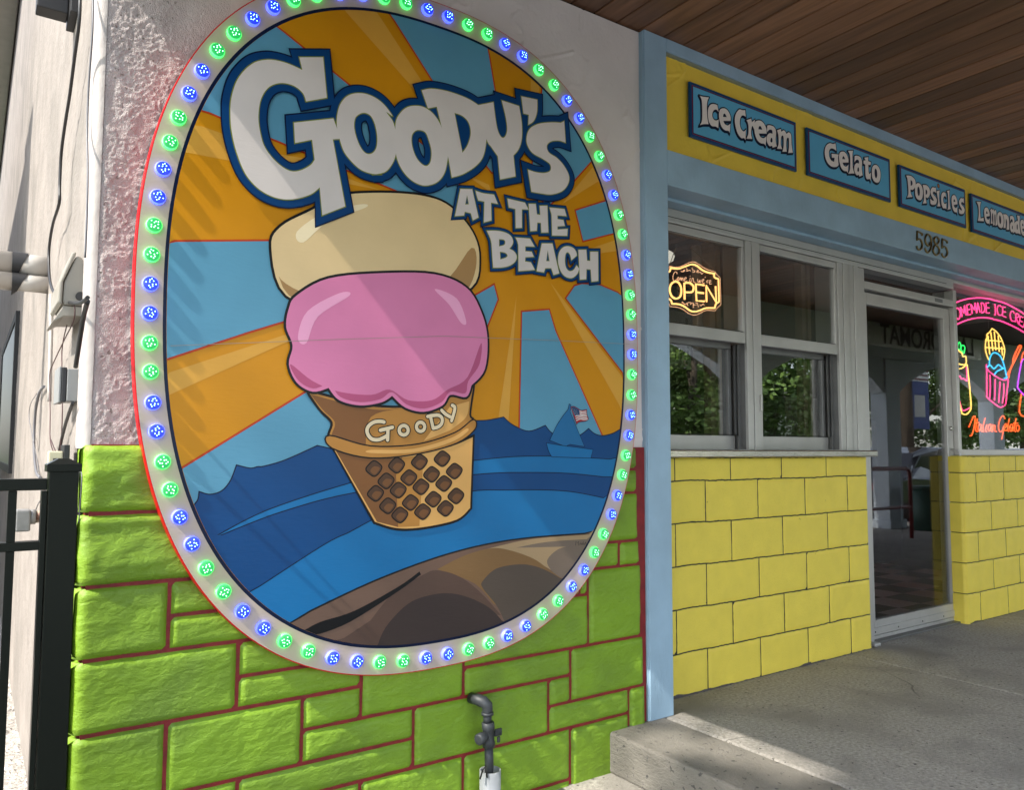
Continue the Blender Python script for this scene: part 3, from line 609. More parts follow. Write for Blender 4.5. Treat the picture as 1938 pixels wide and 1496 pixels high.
# sea
SEA = 'X 380,330 440,290* 480,240 490,188* 560,205 640,180 700,110 740,8* 830,28 880,18 _ 500,884 540,872 600,845* 680,858 740,830* 800,842 850,800 887,797.6* 920,797 952,791* 970,806 1000,817.5 1031,806.8* 1045,822 1075,833 1097,825 1113,812.7* 1124,822 1139,826 1158,822 1176,812* 1230,1100* 700,1300* 250,1200*'
l = P_(SEA); flat('sea_outline', [ccw(clip(offset(ccw(l), .004)))], nx(), K['navy'], sign); flat('sea', [ccw(clip(ccw(l)))], nx(), K['sea'], sign, 'painted dark blue waves')
def wave(s, c):
    l = ccw(P_(s)); flat('wave_line', [ccw(clip(offset(l, .0035)))], nx(), K['navy'], sign); flat('wave', [ccw(clip(l))], nx(), K[c], sign)
wave('411,1015* 470,983 529,958 640,922 760,890 887,874* 967,866 1042,864.5 1100,867 1180,872* 1172,906* 1080,896 1000,894 920,896 800,910 640,938 533,968 470,991', 'sea2')
wave('470,1125* 610,1034 658,1010* 760,960 885,932 960,929 1037,929 1093,934 1165,949* 1130,1100* 700,1290* 480,1290*', 'sea2')
# sand
def hump(s, c): return art('sand_shape', s, c)
l = P_('500,1215* 549,1182* 588,1158* 700,1105 800,1066 874,1043 938,1028.8 1009,1019 1124,1010.5 1170,1008* 1150,1200* 700,1310* 520,1300*')
flat('sand_outline', [ccw(clip(offset(ccw(l), .006)))], nx(), K['black'], sign); flat('sand', [ccw(clip(ccw(l)))], nx(), K['sand'], sign, 'painted brown sand mound')
hump('Y 790,567* 1100,500 1530,468* 1500,530* 1310,780* 1200,700 1000,600', 'sand1'); hump('Y 980,560* 1200,520 1500,500* 1480,530 1300,560 1340,552*', 'sand2')
hump('Y 1480,520* 1310,782* 1230,725 1190,650 1250,580 1330,550', 'sand2'); hump('Y 450,705* 640,610 820,563 950,580 1100,635 1210,712 1310,782* 1000,1000* 830,940* 700,800', 'sand3')
hump('Y 910,1070* 850,950 755,830 760,780 850,700 1000,672 1110,685 1210,725 1310,785* 1150,960*', 'sand4'); hump('Y 0,1050* 150,870 350,745 450,712 600,755 740,860 880,1015* 700,1000* 0,1300* -300,1250*', 'sand5')
hump('Y 35,1260* 100,1100 250,940 400,880 550,868 700,910 820,980 912,1085* 700,1190 300,1270*', 'sand6'); 
hump('X 1180,1125* 1300,1060 1530,985 1830,820 Y 330,720* 340,740* X 1830,850 1500,1060 1270,1150*', 'black')
# sailing boat and its little flag
for s, c in (('S 710,240* 735,250* 730,330* 720,372* 975,985* 720,945* 640,985* 370,875* 430,740 500,600 600,450 690,335*', 'sail'), ('S 310,930* 640,985* 720,990* 1125,1045* 1090,1180* 1080,1190* 400,1165* 345,1060', 'sea2')):
    l = ccw(P_(s)); flat('boat_outline', [offset(l, .0022)], nx(), K['navy'], sign); flat('boat_shape', [l], nx(), K[c], sign)
l = ccw(P_('S 735,290* 790,280 850,310 920,350 1015,335* 1020,420 1045,500 1000,535 930,545 870,560 840,590*')); flat('flag_outline', [offset(l, .0018)], nx(), K['navy'], sign); flat('little_flag', [l], nx(), K['flagred'], sign)
strokes('flag_stripe', [P_(s, False) for s in ('S 885,355 940,375 1010,360', 'S 890,385 945,403 1012,390', 'S 895,415 950,430 1016,420', 'S 815,450 900,440 960,455 1022,448', 'S 820,490 900,470 960,485 1028,478', 'S 828,530 900,500 960,512 1035,505')], .0042, nx(), K['white'], sign)
flat('canton', [ccw(P_('S 738,295* 800,290 885,345* 890,430* 805,440*'))], nx(), K['flagblue'], sign)
st = MB()
for i in range(5):
    for j in range(4):
        q = FR['S'](755+j*30+i*9, 315+i*24+j*10); p = atY(q[0], q[1], y[0]-.0004); st.add([(p[0]+.0013*math.cos(a), p[1], p[2]+.0013*math.sin(a)) for a in (0, 1.57, 3.14, 4.71)], [(0, 1, 2, 3)])
st.build('stars', K['white'], sign); nx(); nx()
strokes('signature', [P_(s, False) for s in ('Y 1380,545* 1383,515* 1392,530* 1400,515* 1402,545*', 'Y 1408,540 1415,528 1420,540', 'Y 1424,526 1425,542', 'Y 1430,542* 1433,515* 1436,540*', 'Y 1440,540 1448,522 1452,540')], .0016, nx(), K['black'], sign)
# a plain two-scoop cone where the painted figure stands
def blob(name, s, c, line=.0085, label=None):
    l = ccw(P_(s)); flat(name+'_outline', [offset(l, line)], nx(), K['black'], sign); return flat(name, [l], nx(), K[c], sign, label)
blob('waffle_cup', '628,846* 700,866 780,862 850,846 893,828* 888,962* 862,984 800,998 750,1000 708,988*', 'conel', label='painted waffle cup')
art('waffle_shade', '632,850* 700,868 760,866* 748,900* 752,998* 712,988*', 'coned', cl=False); art('waffle_mid', '760,866* 800,862* 792,996* 752,998* 748,900*', 'cone', cl=False)
for ro in range(5):
    for cc in range(-1, 8):
        px = 664+cc*43+(ro % 2)*21.5+ro*1.5; py = 894+ro*23.5-(cc*6.2)
        if px-18 < 634+(py-846)*.56 or px > 872 or py > 988-abs(px-770)*.10 or py < 872-(px-700)*.12: continue
        s = f'{px-15},{py+1} {px-9},{py-8} {px-1},{py-14} {px+7},{py-10} {px+13},{py-3} {px+8},{py+7} {px},{py+13} {px-8},{py+9}'; l = ccw(P_(s))
        flat('waffle_hole_line', [offset(l, .0045)], nx(.00001), K['black'], sign); flat('waffle_hole', [l], y[0]-.0003, K['holed'], sign)
        s = f'{px-8},{py+4} {px-2},{py-4} {px+6},{py-4} {px+10},{py-1} {px+6},{py+6} {px},{py+11}'; flat('waffle_hole_floor', [ccw(P_(s))], y[0]-.0005, K['hole'], sign)
nx(.0005); blob('cup_rim', '582,742* 700,770 800,768 893,735* 886,785 892,800 860,832 790,852 700,858 640,846 622,828 628,800 605,775', 'cone', label='painted rim of the cone')
art('rim_shade', '586,747* 700,775 760,773* 700,790 690,850* 640,842 626,826 632,800 608,775', 'coned', cl=False)
art('rim_light', '850,770* 886,760* 880,790 850,815* 800,835*', 'conel', cl=False)
l = ccw(P_('622,826 700,846 790,842 860,820 893,796 896,812 862,838 790,858 700,866 628,848')); flat('rim_ring_outline', [offset(l, .005)], nx(), K['black'], sign); flat('rim_ring', [l], nx(), K['cone'], sign)
art('ring_light', '700,852 780,850 850,830 880,812 882,818 850,838 780,857 700,858', 'conel', cl=False)
TAN = '512,470 530,430 590,398 640,372 720,366 800,372 850,392 892,440 905,490 890,545 800,580 650,590 540,560'
blob('vanilla_scoop', TAN, 'van', label='painted vanilla scoop')
art('vanilla_shade', '518,480 530,530 600,562 700,560 830,540 890,470 898,510 870,560 780,580 650,588 545,560', 'vand', cl=False)
art('vanilla_light', '560,440 610,405 680,388 690,394 620,420 572,460', 'vanl', cl=False)
blob('strawberry_scoop', '560,560 620,528 720,518 820,520 880,545 908,590 920,640 915,700 890,730* 880,752 850,748 835,768 800,780 765,772 740,750* 720,762 680,768 640,758 620,735* 590,742 560,725 545,690 552,655 540,620 545,585', 'pink', label='painted strawberry scoop')
art('strawberry_shade', '548,690 590,722 640,742 700,748 735,738 770,758 815,758 845,738 882,715 908,650 905,690 884,722 878,745 850,742 833,762 800,774 767,766 740,743 718,756 680,762 642,752 622,729 590,736 562,720', 'pinkd', cl=False)
art('strawberry_light', '562,640 580,590 640,556 660,560 600,600 578,650', 'pinkl', cl=False); art('strawberry_light', '820,548 862,566 880,610 870,612 848,578', 'pinkl', cl=False)
# shop name on the rim
G2 = ['D 440,480 380,468 290,480 215,530 180,600 200,680 260,740 350,750 430,720 480,690', 'D 385,605 570,560', 'D 500,590 495,755', None, 'D 1105,395 1180,380 1270,375 1325,420 1320,500 1270,550 1190,575', 'D 1150,400 1190,575', 'D 1320,300 1380,360 1450,400', 'D 1480,225 1520,250 1510,330 1470,460']
def lettering(name, pths, wd, circ=()):
    L = []; pts = []
    for s in pths:
        if s: a, p = ribbon(P_(s, False, 4), wd); L += a; pts += p
    for cx, cy, rx, rz in circ:
        q = FR['D'](cx, cy); c = atY(q[0], q[1], YB); path = [(c[0]+rx*math.cos(t), c[2]+rz*math.sin(t)) for t in np.linspace(0, 2*math.pi, 18)[:-1]]; a, p = ribbon(path, wd, True); L += a; pts += p
    def rnd(r): return [[(p[0]+r*math.cos(t), p[1]+r*math.sin(t)) for t in np.linspace(0, 2*math.pi, 9)[:-1]] for p, _ in pts]
    return L, rnd
CI = [(740, 605, .0175, .0165), (998, 552, .0165, .016)]
L1, rn = lettering('x', G2, .0195, CI); flat('rim_lettering_outline', L1+rn(.00975), nx(), K['black'], sign)
L1, rn = lettering('x', G2, .0125, CI); flat('rim_lettering', L1+rn(.00625), nx(), K['cream'], sign, 'cream lettering GOODY')

# big lettering
BIG = [("A 1010,345* 1150,345* 1172,583* 1050,605* 1030,555 975,512 900,497 830,522 785,590 770,680 775,760 800,860 850,935 910,990 965,1016 1020,1010 1075,980 1100,948* 1085,830* 985,850* 978,730* 1210,705* 1243,792* 1246,826* 1207,828* 1280,1222* 1145,1275* 1130,1110* 1080,1150 1000,1176 920,1181 840,1160 760,1110 690,1025 640,900 612,780 605,680 610,590 640,490 690,420 750,375 820,360 880,365 950,385 1028,420*", []),
  ("A 1240,800* 1230,740 1234,680 1252,620 1290,575 1340,557 1400,560 1460,585 1510,625 1558,690 B 85,640 120,690 136,740 148,800 141,865 125,920 90,970 50,988 0,995 A 1500,1033 1440,1031 1370,1005 1310,950 1268,890", ["A 1395,672 1430,690 1455,740 1468,810 1465,870 1445,905 1412,914 1380,890 1350,830 1333,760 1338,705 1362,680"]),
  ("B 136,760 140,690 165,645 200,615 245,605 295,612 345,645 385,700 412,770 435,840 432,900 415,980 380,1030 330,1053 280,1052 220,1020 170,960 140,880", ["B 268,742 305,755 325,800 340,860 335,920 312,945 280,930 250,890 230,830 228,780 242,752"]),
  ("B 285,518* 340,508 420,520 500,545 560,572 612,606* 640,640 652,720 650,800 632,890 590,945 520,990 455,1010* 430,870* 408,770* 370,610* 320,620*", ["B 470,645* 515,662 550,700 562,760 545,825 515,870*"]),
  ("B 600,602* 690,584* 702,680 715,745 735,782 755,780 768,740 760,670 737,574* 835,606* 850,700 850,790 832,850 803,885* 815,1003* 728,1021* 715,890* 680,840 650,790", []),
  ("B 848,551* 938,570* 936,640 918,690 887,712* 890,655* 860,648*", []),
  ("B 1072,700* 1090,690* 1098,813* 1060,801 1015,806 992,830 1003,868 1050,900 1090,945 1117,1000 1112,1045 1080,1085 1020,1105 960,1100 905,1090* 885,965* 930,980 980,984 1012,970 1010,935 970,905 910,870 880,820 880,770 900,730 950,705 1020,698", [])]
SM = [("C 178,118* 318,122* 392,455* 325,490* 302,406* 230,388* 222,432* 115,440*", ["C 257,190* 278,300* 235,303*"]), ("C 358,140* 450,170 575,185* 620,295* 540,280* 546,490* 455,515* 462,268* 390,255* 372,200", []),
  ("C 735,232* 860,262 940,280* 985,362* 905,358* 905,578* 832,582* 828,355* 750,338*", []), ("C 985,295* 1068,295* 1082,418* 1122,425* 1115,318* 1205,315* 1218,632* 1135,635* 1130,520* 1088,515* 1080,612* 1005,618*", []),
  ("C 1232,338* 1408,355* 1432,440* 1325,430* 1325,475* 1395,485* 1412,555* 1325,560* 1325,598* 1445,590* 1440,672* 1262,668* 1255,420*", []),
  ("C 490,612* 600,612 700,630 770,670 800,730 790,780 755,825* 810,855 843,910 830,970 770,1020 680,1045 565,1050* 545,760* 530,700", ["C 635,712* 690,718 708,745 695,780 635,798*", "C 645,860* 710,875 735,905 715,930 650,952*"]),
  ("C 828,692* 1000,705* 1055,800* 945,795* 945,855* 1020,860* 1045,920* 945,925* 942,975* 1010,985* 1058,1075* 865,1090* 862,780* 848,730", []), ("C 1140,762* 1265,762* 1345,1115* 1278,1135* 1252,1055* 1180,1055* 1165,1105* 1078,1090*", ["C 1210,840* 1232,972* 1192,972*"]),
  ("C 1555,905* 1490,960* 1475,900 1450,868 1425,880 1412,950 1420,1030 1445,1075 1480,1090 1520,1070 1550,1020* 1582,1060* 1560,1120 1510,1165 1460,1170 1400,1140 1355,1070 1332,970 1345,870 1390,810 1450,795 1510,815 1545,860", []),
  ("C 1572,838* 1665,835* 1675,965* 1712,970* 1712,860* 1805,860* 1808,1205* 1728,1215* 1718,1070* 1668,1065* 1665,1185* 1590,1190*", [])]
def letters(defs, dn, db, do, nm):
    G = [(ccw(P_(o)), [cw(P_(h)) for h in hs]) for o, hs in defs]
    nav = []; blu = []; oli = []
    for o, hs in G:
        nav += [offset(o, dn)]+[offset(h, dn) for h in hs if area(offset(h, dn)) < -2e-4]
        blu += [offset(o, db)]+[offset(h, db) for h in hs if area(offset(h, db)) < -1.2e-4]
    flat(nm+'_navy_edge', nav, nx(), K['navy'], sign); flat(nm+'_blue_edge', blu, nx(), K['blue'], sign)
    yo = nx(.0003); nx(.0003); yw = nx(.0003)
    for i, (o, hs) in enumerate(G):
        flat('letter_edge', [offset(o, do)]+[offset(h, do) for h in hs], yo-i*2e-5, K['olive'], sign)
    for i, (o, hs) in enumerate(G):
        flat('letter', [o]+hs, yw-i*2e-5, K['white'], sign)
letters(SM, .0150, .0118, .0032, 'small_lettering'); letters(BIG, .0300, .0255, .0034, 'big_lettering')
# screw heads and the seam across the board
strokes('board_seam', [[(x, z) for x, z in ((.475, 1.447+.02), (1.0, 1.53), (1.4, 1.575), (1.9, 1.60), (2.31, 1.618))]], .0016, nx(), mat('seam', (.3, .26, .22, 1), .6, var=0), sign)

# the ring of lights
glow = {'g': emis('green led lens', (.01, .45, .08, 1), .24, (.03, .22, .07, 1)), 'b': emis('blue led lens', (.01, .03, .8, 1), .28, (.03, .05, .30, 1))}
side_g = {'g': emis('green led rim', (.03, .9, .10, 1), .6, (.25, .5, .3, 1)), 'b': emis('blue led rim', (.04, .07, 1., 1), .72, (.25, .28, .6, 1))}
dot = {'g': emis('green diode', (.35, 1, .55, 1), 1.7), 'b': emis('blue diode', (.30, .70, 1, 1), 1.7)}
LEDP = superell(.9555, 1.1685, N=1600); seg = [math.hypot(LEDP[i][0]-LEDP[i-1][0], LEDP[i][1]-LEDP[i-1][1]) for i in range(1600)]; tot = sum(seg)
cum = np.cumsum(seg); NL = 80
p0 = atY(1172.5, 939, 2.45); k0 = min(range(1600), key=lambda i: (LEDP[i][0]-p0[0])**2+(LEDP[i][1]-p0[2])**2); s0 = cum[k0]
def lens_mesh(kind):
    b = MB(); N = 20; r0, r1, h = .0225, .0185, .019
    rings = [[(r*math.cos(2*math.pi*i/N), yy, r*math.sin(2*math.pi*i/N)) for i in range(N)] for r, yy in ((r0, 0), (r0, -.010), (.0205, -.0135))]
    vs = [p for g in rings for p in g]; b.add(vs, [(q*N+i, q*N+(i+1) % N, (q+1)*N+(i+1) % N, (q+1)*N+i) for q in range(2) for i in range(N)], True)
    rim = bpy.data.meshes.new('led_light_'+kind); rim.from_pydata(b.v, [], b.f); rim.materials.append(side_g[kind])
    b = MB(); rings = [[(r*math.cos(2*math.pi*i/N), yy, r*math.sin(2*math.pi*i/N)) for i in range(N)] for r, yy in ((.0205, -.0135), (r1, -.0178), (.012, -h), (.0002, -h-.0006))]
    vs = [p for g in rings for p in g]; b.add(vs, [(q*N+i, q*N+(i+1) % N, (q+1)*N+(i+1) % N, (q+1)*N+i) for q in range(3) for i in range(N)], True)
    ln = bpy.data.meshes.new('lens_'+kind); ln.from_pydata(b.v, [], b.f); ln.materials.append(glow[kind])
    b = MB()
    for px, pz in [(0, .0135), (.0085, .0045), (-.0085, .0045), (.0075, -.0055), (-.0075, -.0055), (0, -.0135), (.0025, .0045), (-.0025, -.0045), (.0128, .0), (-.0128, .0)]:
        r = .0017; yy = -h-.0008 if math.hypot(px, pz) < .012 else -.0193
        b.add([(px+r*math.cos(a), yy-(.0), pz+r*math.sin(a)) for a in [i*math.pi/3 for i in range(6)]], [(0, 1, 2, 3, 4, 5)])
    d = bpy.data.meshes.new('diodes_'+kind); d.from_pydata(b.v, [], b.f); d.materials.append(dot[kind]); return rim, ln, d
LM = {k: lens_mesh(k) for k in 'gb'}
ys = YB-.0009
for i in range(NL):
    s_ = (s0+i*tot/NL) % tot; k = int(np.searchsorted(cum, s_)) % 1600; kind = 'bbgg'[((i+1) % 4)]
    rim, ln, d = LM[kind]; loc = Vector((LEDP[k][0], ys, LEDP[k][1]))-ROOT[sign.name]; rot = random.random()*6
    o = bpy.data.objects.new('led_light', rim); C.objects.link(o); o.parent = sign; o.location = loc; o.rotation_euler = (0, rot, 0)
    o['label'] = ('glowing green' if kind == 'g' else 'glowing blue')+' round light on the cream band'
    for nm, me in (('lens', ln), ('diodes', d)):
        q = bpy.data.objects.new(nm, me); C.objects.link(q); q.parent = o

# ================================================================== NAME BOARDS ON THE PLASTER BAND
YN = 2.499
GL = {'I': ("I 262,322* 300,337 400,350* 377,410 370,500 375,640 395,750* 320,750 265,765* 295,700 300,560 295,420 285,370", []),
 'c': ("I 525,465* 545,570* 510,532 470,545 450,600 460,660 500,695 545,680* 540,810* 500,785 440,775 400,710 385,610 390,520 420,462 470,447", []),
 'e': ("I 555,560 580,520 640,515 690,560 722,635 724,702* 615,700* 635,745 680,768 722,740* 710,880* 690,850 640,840 590,790 560,700 550,620", ["I 610,640* 618,600 640,595 665,645*"]),
 'C': ("I 940,540* 950,640* 905,618 872,650 860,740 880,820 920,858 950,830* 945,990* 925,958 880,955 830,890 800,800 785,690 800,600 850,532 900,540", []),
 'r': ("I 960,690* 1030,665* 1040,720* 1085,680* 1075,830* 1045,775 1028,860 1032,920 1045,970* 960,965* 985,900 990,800 980,730", []),
 'a': ("I 1270,770* 1310,765 1370,790 1400,860 1395,980 1410,1080* 1350,1100* 1340,1070* 1300,1075 1265,1010 1265,930 1300,885 1348,892* 1340,840 1300,832 1265,870*", ["I 1315,1000 1325,955 1343,962 1345,1010 1328,1022"]),
 'm': ("I 1415,840* 1470,820* 1478,862* 1520,842 1558,895* 1590,870 1625,912 1632,1050 1650,1175* 1580,1180* 1592,1100 1590,965 1562,962 1552,1060 1560,1160* 1495,1160* 1512,1080 1510,935 1480,932 1470,1040 1490,1120* 1415,1115* 1437,1040 1435,920", []),
 'G': ("G 565,385* 580,520* 530,485 480,480 450,530 455,620 490,690 540,715* 548,642* 500,642* 495,570* 622,585* 608,640 620,770* 580,805 500,800 430,740 385,640 375,520 400,430 460,385 520,398", []),
 'l': ("G 785,520* 875,515* 865,600 868,780 880,860 900,920* 790,925* 820,850 825,700 815,580", []),
 't': ("G 1075,640* 1145,630* 1140,700* 1190,720* 1185,772* 1145,765* 1150,890 1165,930 1190,900* 1185,1060* 1170,1020 1120,1020 1095,950 1090,765* 1060,745* 1060,690* 1095,690*", []),
 'o': ("G 1208,900 1212,830 1240,778 1290,772 1340,830 1362,930 1350,1040 1310,1085 1250,1060 1215,990", ["G 1275,835 1295,870 1302,945 1290,1000 1268,990 1255,920 1258,855"]),
 'P': ("P 180,240* 250,248 305,305 312,390 275,445 243,442 248,500 270,545* 190,555* 212,500 207,380 197,290", ["P 243,305* 265,325 268,370 245,390*"]),
 'p': ("P 415,375* 470,380 510,430 515,510 485,560 457,552 470,635* 415,640* 432,580 427,450", ["P 456,440* 475,455 476,500 457,512*"]),
 's': ("P 600,410* 605,490* 572,468 560,500 600,550 615,600 597,650 550,657 525,640* 520,570* 558,600 570,588 535,520 525,460 550,410 580,413", []),
 'i': ("P 610,465* 655,450* 645,560 665,680* 620,680* 632,600", []), 'L': ("P 1175,610* 1240,615* 1225,700 1235,850* 1275,840* 1280,890* 1195,885* 1207,800 1203,680", []),
 'n': ("P 1550,790* 1595,790* 1625,825 1637,900 1640,1010* 1602,1010* 1608,900 1592,860 1588,985* 1558,985* 1570,900 1562,830", []),
 'd': ("P 1750,805* 1790,815* 1785,950 1800,1075* 1765,1060* 1730,1055 1705,990 1712,920 1745,885 1765,892*", ["P 1746,945 1758,935 1760,1000 1747,1000"])}
def glyph(ch, at=None, hpx=None, wx=1.):
    o, hs = GL[ch]; o = ccw(parse(o, Y=YN)); hs = [cw(parse(h, Y=YN)) for h in hs]
    if at:
        f, cx, cy = at; fx = FR[f]; c = atY(*fx(cx, cy), YN); t = atY(*fx(cx, cy-hpx/2), YN); bt = atY(*fx(cx, cy+hpx/2), YN); H = t[2]-bt[2]
        a = np.array(o); x0, x1, z0, z1 = a[:, 0].min(), a[:, 0].max(), a[:, 1].min(), a[:, 1].max(); k = H/(z1-z0)
        tr = lambda l: [((p[0]-(x0+x1)/2)*k*wx+c[0], (p[1]-(z0+z1)/2)*k+c[2]) for p in l]
        o, hs = tr(o), [tr(h) for h in hs]
    return o, hs
def name_board(corners, text, word, label):
    P4 = [atY(*FR[c[0]](c[1], c[2]), YN-.004) for c in corners]          # tl tr br bl
    x0 = (P4[0][0]+P4[3][0])/2; x1 = (P4[1][0]+P4[2][0])/2; z1 = (P4[0][2]+P4[1][2])/2; z0 = (P4[2][2]+P4[3][2])/2
    r = empty('name_board', ((x0+x1)/2, 2.51, z0), label, 'sign', 'blue name boards on the yellow band')
    part('board', K['platedge'], r, (x0, x1, YN, 2.512, z0, z1), bevel=.003)
    yy = YN-.0008
    part('red_border', K['edge'], r, (x0+.016, x1-.016, yy, YN+.001, z0+.016, z1-.016), bevel=0)
    m_dark = K['navy']; part('black_border', m_dark, r, (x0+.0175, x1-.0175, yy-.0005, YN+.001, z0+.0175, z1-.0175), bevel=0)
    part('panel', K['plate'], r, (x0+.0215, x1-.0215, yy-.001, YN+.001, z0+.0215, z1-.0215), bevel=0)
    G = [glyph(*t) for t in text]; sh = []; bl = []
    for o, hs in G:
        dx, dz = -.006, -.008
        for q in (0, .5, 1): sh.append([(p[0]+dx*q, p[1]+dz*q) for p in offset(o, .0065)])
        bl += [offset(h, .004) for h in hs if area(offset(h, .004)) < -4e-5]
    flat('word_shadow', sh+bl, yy-.0016, K['navy'], r, 'black drop shadow of the word '+word)
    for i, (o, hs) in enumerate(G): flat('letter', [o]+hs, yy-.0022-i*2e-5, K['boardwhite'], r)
    return r
T = lambda s: [(c,) for c in s]
name_board([('I', 145, 108), ('I', 1720, 715), ('I', 1722, 1440), ('I', 122, 930)], T('IceC')+[('r',), ('e', ('I', 1168, 872), 350, 1.08), ('a',), ('m',)], 'Ice Cream', 'blue board lettered Ice Cream, nearest the corner post')
name_board([('G', 82, 92), ('G', 1552, 665), ('G', 1562, 1420), ('G', 85, 935)], [('G',), ('e', ('G', 712, 712), 355, 1.05), ('l',), ('a', ('G', 968, 790), 360, 1.0), ('t',), ('o',)], 'Gelato', 'blue board lettered Gelato, second from the corner post')
nb = name_board([('P', 95, 78), ('P', 1032, 440), ('P', 1048, 975), ('P', 108, 682)], [('P',), ('o', ('P', 362, 470), 240, 1.0), ('p',), ('s',), ('i',), ('c', ('P', 712, 592), 232, .9), ('l', ('P', 782, 590), 290, .75), ('e', ('P', 865, 645), 250, .85), ('s', ('P', 965, 672), 240, 1.0)], 'Popsicles', 'blue board lettered Popsicles above the shop door')
c = atY(*FR['P'](638, 388), YN); 
for rr, yy, mm, nm in ((.0165, .0024, 'navy', 'i_dot_edge'), (.0115, .0029, 'emblem', 'i_dot')): flat(nm, [[(c[0]+rr*math.cos(t), c[2]+rr*math.sin(t)) for t in np.linspace(0, 2*math.pi, 17)[:-1]]], YN-yy, K[mm], nb)
name_board([('P', 1108, 488), ('P', 2250, 925), ('P', 2250, 1410), ('P', 1130, 1022)], [('L',), ('e', ('P', 1325, 812), 235, .9), ('m', ('P', 1420, 835), 235, .75), ('o', ('P', 1515, 872), 225, 1.0), ('n',), ('a', ('P', 1683, 935), 240, .85), ('d',), ('e', ('P', 1832, 985), 235, .85)], 'Lemonade', 'blue board lettered Lemonade at the right end of the yellow band')

# ------------------------------------------------------------------ house number
hn = empty('house_number', atY(1765, 490, 2.49), 'brass house number 5985 on the blue beam', 'house number')
for s in ('H 495,480 500,420* 410,365 325,330* 320,480 320,640* 380,600 440,630 485,720 500,800 480,920 410,985 340,950 300,850', 'H 780,720 740,830 700,840 645,780 610,680 610,560 650,460 700,440 770,490 815,600 825,720 815,880 770,1010 700,1085 640,1040 600,930',
          'H 1000,520 935,570 915,650 950,740 1010,830 1080,910 1105,1000 1080,1110 1000,1175 925,1120 885,1010 905,900 965,820 1050,760 1090,680 1075,590 1010,522', 'H 1380,750 1385,690* 1300,640 1205,600* 1205,760 1205,915* 1265,870 1330,900 1375,1000 1390,1080 1365,1190 1290,1250 1220,1200 1190,1100'):
    p = parse(s, False, 4, 2.484); MB().tube([(x, 2.4885, z) for x, z in p], .0062, 8).build('digit', M['brass'], hn)
# ================================================================== NEON SIGNS BEHIND THE GLASS
def tubes(name, paths, Y, r, m, parent, sub=3, label=None, seg=6):
    b = MB()
    for s in paths:
        cl = s.startswith('@'); p = parse(s.lstrip('@ '), cl, sub, Y); b.tube([(x, Y, z) for x, z in p], r, seg, closed=cl)
    o = b.build(name, m, parent)
    if label: o['label'] = label
    return o
warm = emis('warm neon tube', (1, .50, .16, 1), .8); pinkn = emis('pink neon tube', (1, .045, .22, 1), 1.05); orn = emis('orange neon tube', (1, .10, .02, 1), 1.1)
yeln = emis('yellow neon tube', (1, .55, .12, 1), .95); blun = emis('blue neon tube', (.03, .48, 1, 1), .85); grnn = emis('green neon tube', (.03, .85, .15, 1), .75); purn = emis('purple neon tube', (.55, .03, 1, 1), .95)
thin = emis('engraved warm lines', (1, .55, .32, 1), .35)
YO = 2.765
op = empty('open_sign', (2.95, YO, E+.67), 'glowing amber OPEN sign hanging by cords in the left service window', 'neon sign')
bk = ccw(parse('O 175,190* 300,215 440,200 580,140 720,80 830,90 930,150 1050,230 1180,290 1340,330* 1380,400 1470,490* 1490,1180* 1400,1260 1340,1340* 1100,1330 960,1400 820,1450 680,1420 520,1310 380,1250 180,1230* 120,1110 20,1040* 10,320* 100,280', Y=YO+.012))
vs, fs = fill([bk]); b = MB(); b.add([(x, YO+.012, z) for x, z in vs], [tuple(f) for f in fs]); b.build('acrylic_panel', M['acrylic'], op)
tubes('acrylic_edge', ['@O 175,190* 300,215 440,200 580,140 720,80 830,90 930,150 1050,230 1180,290 1340,330* 1380,400 1470,490* 1490,1180* 1400,1260 1340,1340* 1100,1330 960,1400 820,1450 680,1420 520,1310 380,1250 180,1230* 120,1110 20,1040* 10,320* 100,280'], YO+.012, .0016, thin, op)
tubes('border_tube', ['@O 190,230* 300,250 420,250 560,200 700,150 800,150 900,200 1010,290 1150,350 1330,380* 1310,430 1340,490 1425,515* 1440,1110* 1360,1165 1330,1270* 1100,1270 950,1330 820,1360 700,1340 550,1230 400,1170 230,1160* 200,1070 110,1010* 100,350* 175,315'], YO, .0048, warm, op, label='glowing amber scalloped border')
tubes('letter', ['@O 320,585 420,640 470,800 440,970 330,1025 220,960 170,800 210,650'], YO, .0052, warm, op); tubes('letter', ['O 555,1050 545,625* 680,620 770,690 785,770 750,850 660,865 560,858'], YO, .0052, warm, op)
tubes('letter', ['O 1055,680* 842,650* 860,1080* 1060,1095*', 'O 860,862* 1040,885*'], YO, .0052, warm, op); tubes('letter', ['O 1118,1110* 1110,690* 1370,1125* 1350,705*'], YO, .0052, warm, op)
tubes('small_words', ['O 362,395 345,340 300,345 258,430 255,530 300,565 355,520', '@O 392,470 410,500 402,550 375,545 372,495', 'O 432,560 440,480 445,520 470,485 478,560 490,510 510,490 520,570', 'O 545,530 580,520 600,490 570,480 548,520 560,580 600,580 620,560', 'O 700,440 695,450', 'O 700,490 685,580 710,590', 'O 735,590 745,510 775,500 785,590 805,600', 'O 825,600 818,625',
     'O 890,520 900,600 925,600 935,545 945,610 970,600 975,540', 'O 1010,570 1045,560 1050,530 1020,525 1008,570 1030,630 1065,620', 'O 1085,460 1080,490', 'O 1120,560 1135,630 1130,580 1160,550', 'O 1185,610 1230,590 1225,560 1195,555 1185,610 1205,650 1250,640'], YO, .0018, thin, op, seg=5, label='thin script reading Come in, we’re')
